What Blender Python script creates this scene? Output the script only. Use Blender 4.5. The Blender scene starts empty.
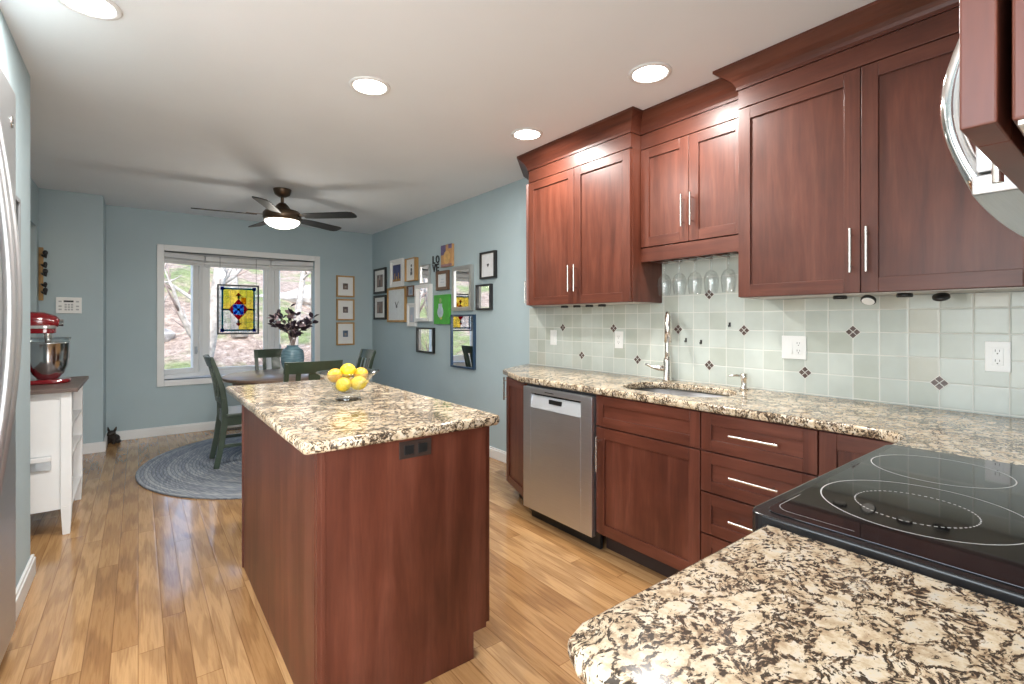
import bpy, bmesh, math, random
from mathutils import Vector, Matrix
random.seed(7)
S = bpy.context.scene
COL = S.collection
PI = math.pi

# ------------------------------------------------------------------ camera, world, sun, large lights, exposure
cam_d = bpy.data.cameras.new('camera'); cam = bpy.data.objects.new('camera', cam_d); COL.objects.link(cam)
cam_d.sensor_width = 36.0; cam_d.lens = 488.26/1024*36; cam_d.shift_y = -21.0/1024; cam_d.clip_start = 0.02
cam.location = (0, 0, 1.28); cam.rotation_euler = (PI/2, 0, -0.6534)
S.camera = cam
S.view_settings.view_transform = 'Standard'; S.view_settings.look = 'None'
S.view_settings.exposure = 1.0; S.view_settings.gamma = 1.0; S.view_settings.use_curve_mapping = False

W = bpy.data.worlds.new('sky'); S.world = W; W.use_nodes = True
wn = W.node_tree.nodes; wl = W.node_tree.links
for n in list(wn): wn.remove(n)
sky = wn.new('ShaderNodeTexSky'); sky.sky_type = 'NISHITA'; sky.sun_disc = False
sky.sun_elevation = math.radians(48); sky.sun_rotation = math.radians(200); sky.air_density = 1.0; sky.dust_density = 2.0
bg = wn.new('ShaderNodeBackground'); bg.inputs[1].default_value = 0.40
wo = wn.new('ShaderNodeOutputWorld'); wl.new(sky.outputs[0], bg.inputs[0]); wl.new(bg.outputs[0], wo.inputs[0])

def lamp(name, kind, loc, rot, power, size=None, size_y=None, color=(1, 1, 1), shape=None):
    d = bpy.data.lights.new(name, kind); d.energy = power; d.color = color
    if kind == 'AREA':
        d.shape = shape or ('RECTANGLE' if size_y else 'SQUARE'); d.size = size
        if size_y: d.size_y = size_y
    o = bpy.data.objects.new(name, d); COL.objects.link(o); o.location = loc; o.rotation_euler = rot
    return o
sun = lamp('sun', 'SUN', (0, -3, 9), (math.radians(46), 0, math.radians(-28)), .6, color=(1, .96, .88)); sun.data.angle = .02
# soft fill light added behind the camera, out of view
lamp('rear_fill', 'AREA', (0.35, -2.35, 1.35), (PI/2, 0, 0), 95, 2.6, 2.1, (.97, .985, 1.0))
# unseen fill light added left of the camera to brighten the cabinet fronts
lamp('side_fill', 'AREA', (-1.13, .25, 1.35), (PI/2, 0, -PI/2), 30, 2.0, 1.7, (.95, .975, 1.0))
# the bay window lets in the sky: a portal only guides its sampling
portal = lamp('bay_portal', 'AREA', (1.03, 7.22, 1.35), (-PI/2, 0, 0), 1, 1.9, 1.5); portal.data.cycles.is_portal = True

# ------------------------------------------------------------------ materials
def newmat(name):
    m = bpy.data.materials.new(name); m.use_nodes = True
    nt = m.node_tree
    for n in list(nt.nodes): nt.nodes.remove(n)
    out = nt.nodes.new('ShaderNodeOutputMaterial'); p = nt.nodes.new('ShaderNodeBsdfPrincipled')
    nt.links.new(p.outputs[0], out.inputs[0])
    return m, nt, p
def N(nt, t, **kw):
    n = nt.nodes.new(t)
    for k, v in kw.items():
        if k.startswith('i_'):
            key = k[2:]; key = int(key) if key.isdigit() else key
            n.inputs[key].default_value = v
        else: setattr(n, k, v)
    return n
def L(nt, a, b): nt.links.new(a, b)
def math_n(nt, op, a, b=None, c=None):
    n = nt.nodes.new('ShaderNodeMath'); n.operation = op
    for i, v in enumerate((a, b, c)):
        if v is None: continue
        if isinstance(v, (int, float)): n.inputs[i].default_value = v
        else: nt.links.new(v, n.inputs[i])
    return n.outputs[0]
def ramp(nt, fac, stops, interp='LINEAR'):
    r = nt.nodes.new('ShaderNodeValToRGB'); r.color_ramp.interpolation = interp
    e = r.color_ramp.elements
    while len(e) < len(stops): e.new(.5)
    for i, (p, c) in enumerate(stops):
        e[i].position = p; e[i].color = (*c, 1) if len(c) == 3 else c
    nt.links.new(fac, r.inputs[0]); return r.outputs[0]
def mix(nt, fac, a, b, mode='MIX'):
    n = nt.nodes.new('ShaderNodeMix'); n.data_type = 'RGBA'; n.blend_type = mode
    for s, v in ((0, fac), (6, a), (7, b)):
        if isinstance(v, (int, float)): n.inputs[s].default_value = v
        elif isinstance(v, tuple): n.inputs[s].default_value = (*v, 1)
        else: nt.links.new(v, n.inputs[s])
    return n.outputs[2]
def bump(nt, p, h, strength=.2, dist=.002):
    b = nt.nodes.new('ShaderNodeBump'); b.inputs['Strength'].default_value = strength; b.inputs['Distance'].default_value = dist
    nt.links.new(h, b.inputs['Height']); nt.links.new(b.outputs[0], p.inputs['Normal'])
def objco(nt, scale=(1, 1, 1), rot=(0, 0, 0)):
    c = nt.nodes.new('ShaderNodeTexCoord'); mp = nt.nodes.new('ShaderNodeMapping')
    mp.inputs['Scale'].default_value = scale; mp.inputs['Rotation'].default_value = rot
    nt.links.new(c.outputs['Object'], mp.inputs[0]); return mp.outputs[0]
def noise(nt, vec, scale, detail=3, rough=.5, dist=0):
    n = N(nt, 'ShaderNodeTexNoise'); n.inputs['Scale'].default_value = scale; n.inputs['Detail'].default_value = detail
    n.inputs['Roughness'].default_value = rough; n.inputs['Distortion'].default_value = dist
    nt.links.new(vec, n.inputs['Vector']); return n
def plain(name, col, rough=.5, metal=0, spec=.5, var=.06, coat=0, nscale=6):
    m, nt, p = newmat(name)
    n = noise(nt, objco(nt), nscale, 3)
    dark = tuple(max(0, c*(1-var)) for c in col); lite = tuple(min(1, c*(1+var)) for c in col)
    L(nt, ramp(nt, n.outputs[0], [(.3, dark), (.7, lite)]), p.inputs['Base Color'])
    p.inputs['Roughness'].default_value = rough; p.inputs['Metallic'].default_value = metal
    p.inputs['Specular IOR Level'].default_value = spec; p.inputs['Coat Weight'].default_value = coat
    p.inputs['Coat Roughness'].default_value = .1
    return m
def steel(name, col=(.62, .62, .62), rough=.28, stretch=(2, 2, 160), strength=.1):
    m, nt, p = newmat(name)
    n = noise(nt, objco(nt, stretch), 4, 4, .6)
    L(nt, ramp(nt, n.outputs[0], [(.3, tuple(c*.93 for c in col)), (.7, tuple(min(1, c*1.05) for c in col))]), p.inputs['Base Color'])
    p.inputs['Metallic'].default_value = 1; p.inputs['Roughness'].default_value = rough
    bump(nt, p, n.outputs[0], strength, .0006); return m
def wood(name, base, dark, lite, axis='z', rough=.40, coat=.12, scale=1.0):
    m, nt, p = newmat(name)
    sc = {'z': (9, 9, .9), 'x': (.9, 9, 9), 'y': (9, .9, 9)}[axis]
    v = objco(nt, tuple(s*scale for s in sc))
    n1 = noise(nt, v, 1.6, 4, .55, .6); n2 = noise(nt, v, 9, 4, .6, .2)
    n3 = noise(nt, objco(nt, (1, 1, 1)), 3.2, 3)
    c = ramp(nt, n1.outputs[0], [(.25, dark), (.5, base), (.78, lite)])
    f = ramp(nt, n2.outputs[0], [(.35, (.78, .78, .78)), (.6, (1.05, 1.05, 1.05))])
    c = mix(nt, .55, c, f, 'MULTIPLY')
    g = ramp(nt, n3.outputs[0], [(.3, (.72, .72, .72)), (.7, (1.2, 1.18, 1.15))])
    c = mix(nt, .7, c, g, 'MULTIPLY')
    L(nt, c, p.inputs['Base Color']); p.inputs['Roughness'].default_value = rough
    p.inputs['Coat Weight'].default_value = coat; p.inputs['Coat Roughness'].default_value = .22
    p.inputs['Specular IOR Level'].default_value = .4
    bump(nt, p, n2.outputs[0], .06, .001); return m
CH = ((.108, .029, .0155), (.064, .0155, .008), (.158, .050, .030))
M = {}
M['cherry'] = wood('cherry_upright', *CH, 'z'); M['cherry_h'] = wood('cherry_level', *CH, 'x')
M['cherry_y'] = wood('cherry_depth', *CH, 'y')
M['cab_under_lit'] = plain('cabinet_underside_lit', (.48, .45, .41), .4)  # pale tone paints in the light reflected off the cabinet bottoms
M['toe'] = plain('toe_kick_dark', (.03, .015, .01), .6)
M['steel'] = steel('brushed_steel', (.56, .57, .58), .38); M['steel_h'] = steel('brushed_steel_level', stretch=(2, 160, 2))
M['dwsteel'] = steel('dishwasher_steel', (.64, .66, .69), .42, (2, 2, 160), .25)
M['handlesteel'] = plain('satin_handle_steel', (.50, .51, .52), .42, .85, var=.03)
M['chrome'] = plain('chrome', (.78, .76, .74), .08, 1, var=.02)
M['nickel'] = plain('brushed_nickel', (.72, .68, .63), .25, 1, var=.04)
M['black'] = plain('black_plastic', (.012, .012, .012), .35)
M['blackmetal'] = plain('black_metal', (.02, .02, .022), .4)
M['white'] = plain('white_paint', (.80, .80, .79), .4, var=.02)
M['whiteplastic'] = plain('white_plastic', (.82, .82, .80), .3, var=.02)
M['wall'] = plain('teal_wall_paint', (.41, .505, .535), .55, var=.03, spec=.3, nscale=2)
M['ceil'] = plain('ceiling_paint', (.85, .88, .905), .8, var=.015, spec=.2, nscale=2)
M['bronze'] = plain('bronze', (.11, .075, .05), .35, .8)
M['blade'] = plain('fan_blade_dark', (.016, .015, .014), .45, coat=.0)
M['green'] = plain('green_painted_wood', (.034, .054, .034), .34, var=.15, coat=.3)
M['tabletop'] = wood('walnut_table', (.16, .10, .07), (.09, .055, .035), (.23, .16, .11), 'x', .3, .4)
M['cartop'] = wood('brown_cart_top', (.13, .09, .075), (.08, .055, .045), (.18, .13, .11), 'x', .45, .1)
M['bowlsteel'] = plain('polished_steel', (.55, .56, .57), .16, 1, var=.03)
M['red'] = plain('red_enamel', (.19, .004, .009), .15, coat=1, var=.04)
M['goldwood'] = wood('honey_frame_wood', (.46, .27, .10), (.36, .20, .07), (.55, .34, .14), 'z', .5, 0)
M['silver'] = plain('silver_frame', (.55, .54, .52), .28, .9)
M['mirror'] = plain('mirror_glass', (.9, .9, .9), .015, 1, var=.005)
M['paper'] = plain('white_mat_board', (.80, .80, .78), .6, var=.02)
M['bluewood'] = plain('navy_frame', (.02, .05, .10), .3)
M['walnut'] = wood('walnut_frame', (.13, .07, .04), (.08, .04, .025), (.18, .10, .06), 'z', .4, .2)
M['granite'] = None

def emit(name, col, strength):
    m, nt, p = newmat(name); p.inputs['Base Color'].default_value = (*col, 1)
    p.inputs['Emission Color'].default_value = (*col, 1); p.inputs['Emission Strength'].default_value = strength; return m
M['lens'] = emit('lit_lens', (1, .97, .92), 8.0)
M['fanlens'] = emit('lit_fan_bowl', (1, .93, .80), 3.0)

def granite():
    m, nt, p = newmat('granite_cream_brown')
    co = objco(nt)
    nz = noise(nt, co, 14, 3)
    sub = N(nt, 'ShaderNodeVectorMath', operation='MULTIPLY_ADD'); L(nt, nz.outputs['Color'], sub.inputs[0])
    sub.inputs[1].default_value = (.06, .06, .06); L(nt, co, sub.inputs[2]); dv = sub.outputs[0]
    def vor(scale, feat, vec=dv):
        v = N(nt, 'ShaderNodeTexVoronoi', feature=feat); v.inputs['Scale'].default_value = scale; L(nt, vec, v.inputs['Vector']); return v
    st = N(nt, 'ShaderNodeMapping'); L(nt, dv, st.inputs[0]); st.inputs['Rotation'].default_value = (0, 0, .7); st.inputs['Scale'].default_value = (1, 1.55, 1)
    big = vor(19, 'F1', st.outputs[0]); bige = vor(19, 'DISTANCE_TO_EDGE', st.outputs[0])
    sep = N(nt, 'ShaderNodeSeparateColor'); L(nt, big.outputs['Color'], sep.inputs[0])
    blob = math_n(nt, 'MULTIPLY', math_n(nt, 'GREATER_THAN', sep.outputs[1], .50), ramp(nt, bige.outputs[0], [(.06, (0, 0, 0)), (.15, (1, 1, 1))]))
    cl = noise(nt, co, 7, 2); f1 = noise(nt, st.outputs[0], 105, 4, .62, .3); f2 = noise(nt, st.outputs[0], 150, 3, .6, .2); f3 = noise(nt, co, 42, 5, .7)
    cream = ramp(nt, f3.outputs[0], [(.30, (.36, .25, .155)), (.43, (.54, .42, .28)), (.54, (.66, .555, .41)), (.68, (.60, .56, .49)), (.8, (.42, .40, .37))])
    cream = mix(nt, .35, cream, ramp(nt, sep.outputs[0], [(0, (.78, .76, .74)), (1, (1.12, 1.1, 1.06))]), 'MULTIPLY')
    v = math_n(nt, 'ADD', f1.outputs[0], math_n(nt, 'MULTIPLY', math_n(nt, 'SUBTRACT', cl.outputs[0], .5), .30))
    v = math_n(nt, 'ADD', v, ramp(nt, bige.outputs[0], [(.03, (.062, .062, .062)), (.11, (0, 0, 0))]))
    v = math_n(nt, 'SUBTRACT', v, .006)
    v = math_n(nt, 'SUBTRACT', v, math_n(nt, 'MULTIPLY', blob, .13))
    c = mix(nt, ramp(nt, v, [(.485, (0, 0, 0)), (.545, (1, 1, 1))]), cream, (.25, .17, .105))
    v2 = math_n(nt, 'ADD', math_n(nt, 'MULTIPLY', f2.outputs[0], .55), math_n(nt, 'MULTIPLY', v, .5))
    c = mix(nt, ramp(nt, v2, [(.535, (0, 0, 0)), (.565, (1, 1, 1))]), c, (.052, .039, .028))
    L(nt, c, p.inputs['Base Color']); p.inputs['Roughness'].default_value = .13
    p.inputs['Specular IOR Level'].default_value = .36
    return m
M['granite'] = granite()

def floor_mat():
    m, nt, p = newmat('oak_strip_floor')
    sx = N(nt, 'ShaderNodeSeparateXYZ'); L(nt, objco(nt), sx.inputs[0])
    wd = .0826; xr = math_n(nt, 'DIVIDE', sx.outputs[0], wd); row = math_n(nt, 'FLOOR', xr); fx = math_n(nt, 'FRACT', xr)
    wn1 = N(nt, 'ShaderNodeTexWhiteNoise', noise_dimensions='1D'); L(nt, row, wn1.inputs['W'])
    yy = math_n(nt, 'ADD', math_n(nt, 'DIVIDE', sx.outputs[1], 1.35), math_n(nt, 'MULTIPLY', wn1.outputs[0], 7.3))
    idn = math_n(nt, 'FLOOR', yy); fy = math_n(nt, 'FRACT', yy)
    cv = N(nt, 'ShaderNodeCombineXYZ'); L(nt, row, cv.inputs[0]); L(nt, idn, cv.inputs[1])
    wn2 = N(nt, 'ShaderNodeTexWhiteNoise', noise_dimensions='3D'); L(nt, cv.outputs[0], wn2.inputs['Vector'])
    tone = ramp(nt, wn2.outputs[0], [(0, (.38, .20, .080)), (.5, (.47, .265, .113)), (1, (.56, .335, .155))])
    # grain, shifted per board
    off = N(nt, 'ShaderNodeVectorMath', operation='MULTIPLY_ADD'); L(nt, wn2.outputs[1], off.inputs[0]); off.inputs[1].default_value = (9, 9, 9)
    L(nt, objco(nt, (34, 1.5, 1)), off.inputs[2])
    g = noise(nt, off.outputs[0], 2.2, 4, .6, 1.4)
    wv = N(nt, 'ShaderNodeTexWave', wave_type='RINGS', rings_direction='X'); wv.inputs['Scale'].default_value = .45; wv.inputs['Distortion'].default_value = 7
    wv.inputs['Detail'].default_value = 3; wv.inputs['Detail Scale'].default_value = 1.2; L(nt, off.outputs[0], wv.inputs['Vector'])
    gm = ramp(nt, g.outputs[0], [(.3, (.62, .55, .5)), (.55, (1.0, 1.0, 1.0)), (.8, (1.1, 1.1, 1.08))])
    c = mix(nt, .6, tone, gm, 'MULTIPLY')
    c = mix(nt, .34, c, ramp(nt, wv.outputs[0], [(.2, (.45, .36, .28)), (.6, (1.08, 1.08, 1.04))]), 'MULTIPLY')
    ex = math_n(nt, 'MINIMUM', fx, math_n(nt, 'SUBTRACT', 1, fx)); ey = math_n(nt, 'MULTIPLY', math_n(nt, 'MINIMUM', fy, math_n(nt, 'SUBTRACT', 1, fy)), 1.35/wd)
    e = math_n(nt, 'MINIMUM', ex, ey)
    gap = ramp(nt, e, [(.006, (.5, .4, .3)), (.028, (1, 1, 1))])
    c = mix(nt, .8, c, gap, 'MULTIPLY')
    L(nt, c, p.inputs['Base Color']); p.inputs['Roughness'].default_value = .22; p.inputs['Specular IOR Level'].default_value = .35; p.inputs['Coat Weight'].default_value = .4; p.inputs['Coat Roughness'].default_value = .07
    hb = ramp(nt, e, [(.0, (0, 0, 0)), (.07, (1, 1, 1))])
    bump(nt, p, hb, .35, .0012)
    return m
M['floor'] = floor_mat()

def tile_mat():
    m, nt, p = newmat('celadon_tile')
    sx = N(nt, 'ShaderNodeSeparateXYZ'); L(nt, objco(nt), sx.inputs[0])
    T = .1025
    ty = math_n(nt, 'DIVIDE', math_n(nt, 'SUBTRACT', sx.outputs[1], .324), T); tz = math_n(nt, 'DIVIDE', math_n(nt, 'SUBTRACT', sx.outputs[2], .9215), T)
    cv = N(nt, 'ShaderNodeCombineXYZ'); L(nt, math_n(nt, 'FLOOR', ty), cv.inputs[0]); L(nt, math_n(nt, 'FLOOR', tz), cv.inputs[1])
    w = N(nt, 'ShaderNodeTexWhiteNoise', noise_dimensions='3D'); L(nt, cv.outputs[0], w.inputs['Vector'])
    tone = ramp(nt, w.outputs[0], [(0, (.47, .50, .44)), (.4, (.52, .56, .515)), (.8, (.56, .60, .555)), (1, (.52, .515, .44))])
    n = noise(nt, objco(nt), 9, 3)
    tone = mix(nt, .5, tone, ramp(nt, n.outputs[0], [(.3, (.88, .88, .87)), (.7, (1.08, 1.08, 1.08))]), 'MULTIPLY')
    fy = math_n(nt, 'FRACT', ty); fz = math_n(nt, 'FRACT', tz)
    e = math_n(nt, 'MINIMUM', math_n(nt, 'MINIMUM', fy, math_n(nt, 'SUBTRACT', 1, fy)), math_n(nt, 'MINIMUM', fz, math_n(nt, 'SUBTRACT', 1, fz)))
    gr = ramp(nt, e, [(.014, (1, 1, 1)), (.024, (0, 0, 0))])
    c = mix(nt, gr, tone, (.66, .66, .61))
    L(nt, c, p.inputs['Base Color'])
    L(nt, ramp(nt, gr, [(0, (.22, .22, .22)), (1, (.8, .8, .8))]), p.inputs['Roughness'])
    hb = math_n(nt, 'ADD', ramp(nt, e, [(.01, (0, 0, 0)), (.06, (1, 1, 1))]), math_n(nt, 'MULTIPLY', n.outputs[0], .5))
    bump(nt, p, hb, .35, .002); return m
M['tile'] = tile_mat()
M['tilebrown'] = plain('brown_mosaic', (.12, .085, .075), .25, var=.3, nscale=60)
M['grout'] = plain('pale_grout', (.66, .65, .60), .8)

def thin_glass(name, tint=(1, 1, 1), fres=1.45, rough=.0, base=.0):
    m = bpy.data.materials.new(name); m.use_nodes = True; nt = m.node_tree
    for n in list(nt.nodes): nt.nodes.remove(n)
    out = nt.nodes.new('ShaderNodeOutputMaterial'); tr = nt.nodes.new('ShaderNodeBsdfTransparent'); gl = nt.nodes.new('ShaderNodeBsdfGlossy')
    tr.inputs[0].default_value = (*tint, 1); gl.inputs['Roughness'].default_value = rough
    lw = nt.nodes.new('ShaderNodeLayerWeight'); lw.inputs[0].default_value = .5
    f = math_n(nt, 'ADD', math_n(nt, 'MULTIPLY', math_n(nt, 'POWER', lw.outputs['Facing'], 3.5), fres), base)
    mx = nt.nodes.new('ShaderNodeMixShader'); L(nt, f, mx.inputs[0]); L(nt, tr.outputs[0], mx.inputs[1]); L(nt, gl.outputs[0], mx.inputs[2]); L(nt, mx.outputs[0], out.inputs[0])
    return m
M['pane'] = thin_glass('window_glass', (.98, 1, .99), .7, 0, .02)
M['bowlglass'] = thin_glass('clear_bowl_glass', (.90, .93, .94), .9, .04, .10)
M['wineglass'] = thin_glass('clear_stemware', (.93, .95, .955), .95, .05, .12)
def stained(name, col):
    m = bpy.data.materials.new(name); m.use_nodes = True; nt = m.node_tree
    for n in list(nt.nodes): nt.nodes.remove(n)
    out = nt.nodes.new('ShaderNodeOutputMaterial'); tr = nt.nodes.new('ShaderNodeBsdfTransparent'); tl = nt.nodes.new('ShaderNodeBsdfTranslucent')
    nz = noise(nt, objco(nt), 25, 3)
    c = ramp(nt, nz.outputs[0], [(.3, tuple(x*.8 for x in col)), (.7, col)])
    L(nt, c, tr.inputs[0]); L(nt, c, tl.inputs[0])
    mx = nt.nodes.new('ShaderNodeMixShader'); mx.inputs[0].default_value = .15
    L(nt, tr.outputs[0], mx.inputs[1]); L(nt, tl.outputs[0], mx.inputs[2]); L(nt, mx.outputs[0], out.inputs[0]); return m

def rug_mat():
    m, nt, p = newmat('braided_blue_rug')
    sx = N(nt, 'ShaderNodeSeparateXYZ'); L(nt, objco(nt, (1, .96, 1)), sx.inputs[0])
    r = math_n(nt, 'SQRT', math_n(nt, 'ADD', math_n(nt, 'POWER', sx.outputs[0], 2), math_n(nt, 'POWER', sx.outputs[1], 2)))
    rr = math_n(nt, 'DIVIDE', r, .026); rid = math_n(nt, 'FLOOR', rr); fr = math_n(nt, 'FRACT', rr)
    an = math_n(nt, 'ARCTAN2', sx.outputs[1], sx.outputs[0])
    seg = math_n(nt, 'FLOOR', math_n(nt, 'MULTIPLY', math_n(nt, 'MULTIPLY', an, r), 40))
    cv = N(nt, 'ShaderNodeCombineXYZ'); L(nt, rid, cv.inputs[0]); L(nt, seg, cv.inputs[1])
    w = N(nt, 'ShaderNodeTexWhiteNoise', noise_dimensions='3D'); L(nt, cv.outputs[0], w.inputs['Vector'])
    w1 = N(nt, 'ShaderNodeTexWhiteNoise', noise_dimensions='1D'); L(nt, rid, w1.inputs['W'])
    f = math_n(nt, 'ADD', math_n(nt, 'MULTIPLY', w.outputs[0], .5), math_n(nt, 'MULTIPLY', w1.outputs[0], .5))
    c = ramp(nt, f, [(.15, (.22, .245, .29)), (.5, (.33, .36, .40)), (.85, (.47, .49, .51))])
    c = mix(nt, .8, c, ramp(nt, math_n(nt, 'ABSOLUTE', math_n(nt, 'SUBTRACT', fr, .5)), [(.3, (1, 1, 1)), (.5, (.45, .45, .45))]), 'MULTIPLY')
    L(nt, c, p.inputs['Base Color']); p.inputs['Roughness'].default_value = .9; p.inputs['Specular IOR Level'].default_value = .2
    bump(nt, p, math_n(nt, 'SUBTRACT', 1, math_n(nt, 'ABSOLUTE', math_n(nt, 'SUBTRACT', fr, .5))), .6, .006); return m
M['rug'] = rug_mat()

def hill_mat():
    m, nt, p = newmat('leafy_hillside')
    co = objco(nt)
    a = noise(nt, co, .55, 4, .6); b = noise(nt, co, 7, 5, .7); c3 = noise(nt, co, 26, 3, .7)
    litter = ramp(nt, b.outputs[0], [(.3, (.13, .085, .06)), (.5, (.32, .235, .185)), (.7, (.52, .42, .35))])
    grass = ramp(nt, b.outputs[0], [(.3, (.09, .125, .035)), (.7, (.26, .32, .11))])
    f = ramp(nt, a.outputs[0], [(.50, (0, 0, 0)), (.60, (.85, .85, .85))])
    c = mix(nt, f, litter, grass)
    c = mix(nt, .5, c, ramp(nt, c3.outputs[0], [(.3, (.6, .6, .6)), (.7, (1.3, 1.3, 1.3))]), 'MULTIPLY')
    L(nt, c, p.inputs['Base Color']); p.inputs['Roughness'].default_value = .95
    bump(nt, p, b.outputs[0], .8, .06); return m
M['hill'] = hill_mat()
M['bark'] = plain('pale_bark', (.42, .37, .33), .9, var=.35, nscale=12)
M['twig'] = plain('bare_twig', (.30, .22, .19), .9, var=.2)
M['rock'] = plain('grey_rock', (.36, .33, .31), .9, var=.35, nscale=7)

# ------------------------------------------------------------------ mesh helpers
class MB:
    def __init__(s): s.bm = bmesh.new(); s.mats = []
    def mi(s, m):
        if m not in s.mats: s.mats.append(m)
        return s.mats.index(m)
    def _fin(s, verts, faces, mat, M4=None, smooth=False):
        if M4 is not None:
            for v in verts: v.co = M4 @ v.co
        i = s.mi(mat)
        for f in faces: f.material_index = i; f.smooth = smooth
    def box(s, x0, x1, y0, y1, z0, z1, mat, M4=None):
        vs = [s.bm.verts.new((x, y, z)) for x in (x0, x1) for y in (y0, y1) for z in (z0, z1)]
        q = [(0, 1, 3, 2), (4, 6, 7, 5), (0, 4, 5, 1), (2, 3, 7, 6), (0, 2, 6, 4), (1, 5, 7, 3)]
        fs = [s.bm.faces.new([vs[i] for i in f]) for f in q]
        s._fin(vs, fs, mat, M4); return s
    def hexa(s, bot, top, mat, smooth=False):          # prism between two equal point loops
        n = len(bot); a = [s.bm.verts.new(p) for p in bot]; b = [s.bm.verts.new(p) for p in top]
        fs = [s.bm.faces.new(list(reversed(a))), s.bm.faces.new(b)]
        fs += [s.bm.faces.new((a[i], a[(i+1) % n], b[(i+1) % n], b[i])) for i in range(n)]
        s._fin(a+b, fs, mat, None, smooth); return s
    def prism(s, poly, z0, z1, mat):
        return s.hexa([(x, y, z0) for x, y in poly], [(x, y, z1) for x, y in poly], mat)
    def cyl(s, a, b, r, mat, r2=None, seg=16, caps=True, smooth=True):
        a = Vector(a); b = Vector(b); q = r if r2 is None else r2; e = min(.0008/max((b-a).length, 1e-6), .2)
        return s.tube([a, a.lerp(b, e), b.lerp(a, e), b], [r, r, q, q], mat, seg, caps, smooth)
    def tube(s, pts, rad, mat, seg=12, caps=True, smooth=True, flat=None):
        pts = [Vector(p) for p in pts]
        if isinstance(rad, (int, float)): rad = [rad]*len(pts)
        rings = []; up = None
        for i, p in enumerate(pts):
            t = (pts[min(i+1, len(pts)-1)]-pts[max(i-1, 0)]).normalized()
            if up is None: up = Vector((0, 0, 1)) if abs(t.z) < .9 else Vector((1, 0, 0))
            sx = t.cross(up).normalized(); sy = sx.cross(t).normalized(); up = sy
            rings.append([s.bm.verts.new(p+rad[i]*(math.cos(2*PI*k/seg)*sx*(flat or 1)+math.sin(2*PI*k/seg)*sy)) for k in range(seg)])
        fs = []
        for a, b in zip(rings, rings[1:]):
            for k in range(seg): fs.append(s.bm.faces.new((a[k], b[k], b[(k+1) % seg], a[(k+1) % seg])))
        s._fin([], fs, mat, None, smooth)
        if caps:
            s._fin([], [s.bm.faces.new(rings[0]), s.bm.faces.new(list(reversed(rings[-1])))], mat)
        return s
    def lathe(s, prof, mat, c=(0, 0, 0), seg=28, smooth=True, sx=1, sy=1):   # prof: (r, z)
        rings = []
        for r, z in prof:
            if r < 1e-5: rings.append([s.bm.verts.new((c[0], c[1], c[2]+z))])
            else: rings.append([s.bm.verts.new((c[0]+r*sx*math.cos(2*PI*k/seg), c[1]+r*sy*math.sin(2*PI*k/seg), c[2]+z)) for k in range(seg)])
        fs = []
        for a, b in zip(rings, rings[1:]):
            for k in range(seg):
                k2 = (k+1) % seg
                q = [a[k] if len(a) > 1 else a[0]]
                if len(a) > 1: q.append(a[k2])
                if len(b) > 1: q += [b[k2], b[k]]
                else: q.append(b[0])
                if len(q) >= 3:
                    fs.append(s.bm.faces.new(q))
        s._fin([], fs, mat, None, smooth); return s
    def ell(s, c, r, mat, seg=16, rings=10, M4=None):
        ret = bmesh.ops.create_uvsphere(s.bm, u_segments=seg, v_segments=rings, radius=1)
        vs = ret['verts']
        for v in vs: v.co = Vector((v.co.x*r[0], v.co.y*r[1], v.co.z*r[2]))
        if M4 is not None:
            for v in vs: v.co = M4 @ v.co
        for v in vs: v.co += Vector(c)
        fs = set(f for v in vs for f in v.link_faces)
        s._fin([], fs, mat, None, True); return s
    def sweepbar(s, pts, wx, th, mat, M4=None):        # rectangular bar along a path in local y-z (x = width)
        secs = []
        n = len(pts)
        for i, (x, y, z) in enumerate(pts):
            a = Vector(pts[max(i-1, 0)]); b = Vector(pts[min(i+1, n-1)]); t = (b-a).normalized()
            nx = Vector((1, 0, 0)); ny = nx.cross(t).normalized(); p = Vector((x, y, z))
            w = wx[i] if isinstance(wx, (list, tuple)) else wx; h = th[i] if isinstance(th, (list, tuple)) else th
            secs.append([s.bm.verts.new(p+a2*nx*w/2+b2*ny*h/2) for a2, b2 in ((-1, -1), (1, -1), (1, 1), (-1, 1))])
        fs = [s.bm.faces.new(secs[0]), s.bm.faces.new(list(reversed(secs[-1])))]
        for a, b in zip(secs, secs[1:]):
            for k in range(4): fs.append(s.bm.faces.new((a[k], b[k], b[(k+1) % 4], a[(k+1) % 4])))
        s._fin([v for r in secs for v in r], fs, mat, M4); return s
    def sweep(s, path, prof, mat, side=1, skip=(0, 0)):             # mitred moulding: prof = closed (d outwards, z)
        n = len(path); P = [Vector(p) for p in path]; nor = []
        for i in range(n-1):
            t = (P[i+1]-P[i]).normalized(); nor.append(Vector((t.y, -t.x))*side)
        secs = []
        for i in range(n):
            if i == 0: m = nor[0]
            elif i == n-1: m = nor[-1]
            else:
                m = (nor[i-1]+nor[i]); m = m/max(.2, m.dot(nor[i]))
            secs.append([s.bm.verts.new((P[i].x+m.x*d, P[i].y+m.y*d, z)) for d, z in prof])
        if skip[0]:
            for v in secs[0]: s.bm.verts.remove(v)
            secs = secs[1:]
        if skip[1]:
            for v in secs[-1]: s.bm.verts.remove(v)
            secs = secs[:-1]
        k = len(prof); fs = []
        for a, b in zip(secs, secs[1:]):
            for j in range(k): fs.append(s.bm.faces.new((a[j], b[j], b[(j+1) % k], a[(j+1) % k])))
        fs += [s.bm.faces.new(secs[0]), s.bm.faces.new(list(reversed(secs[-1])))]
        s._fin([], fs, mat); return s
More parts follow.
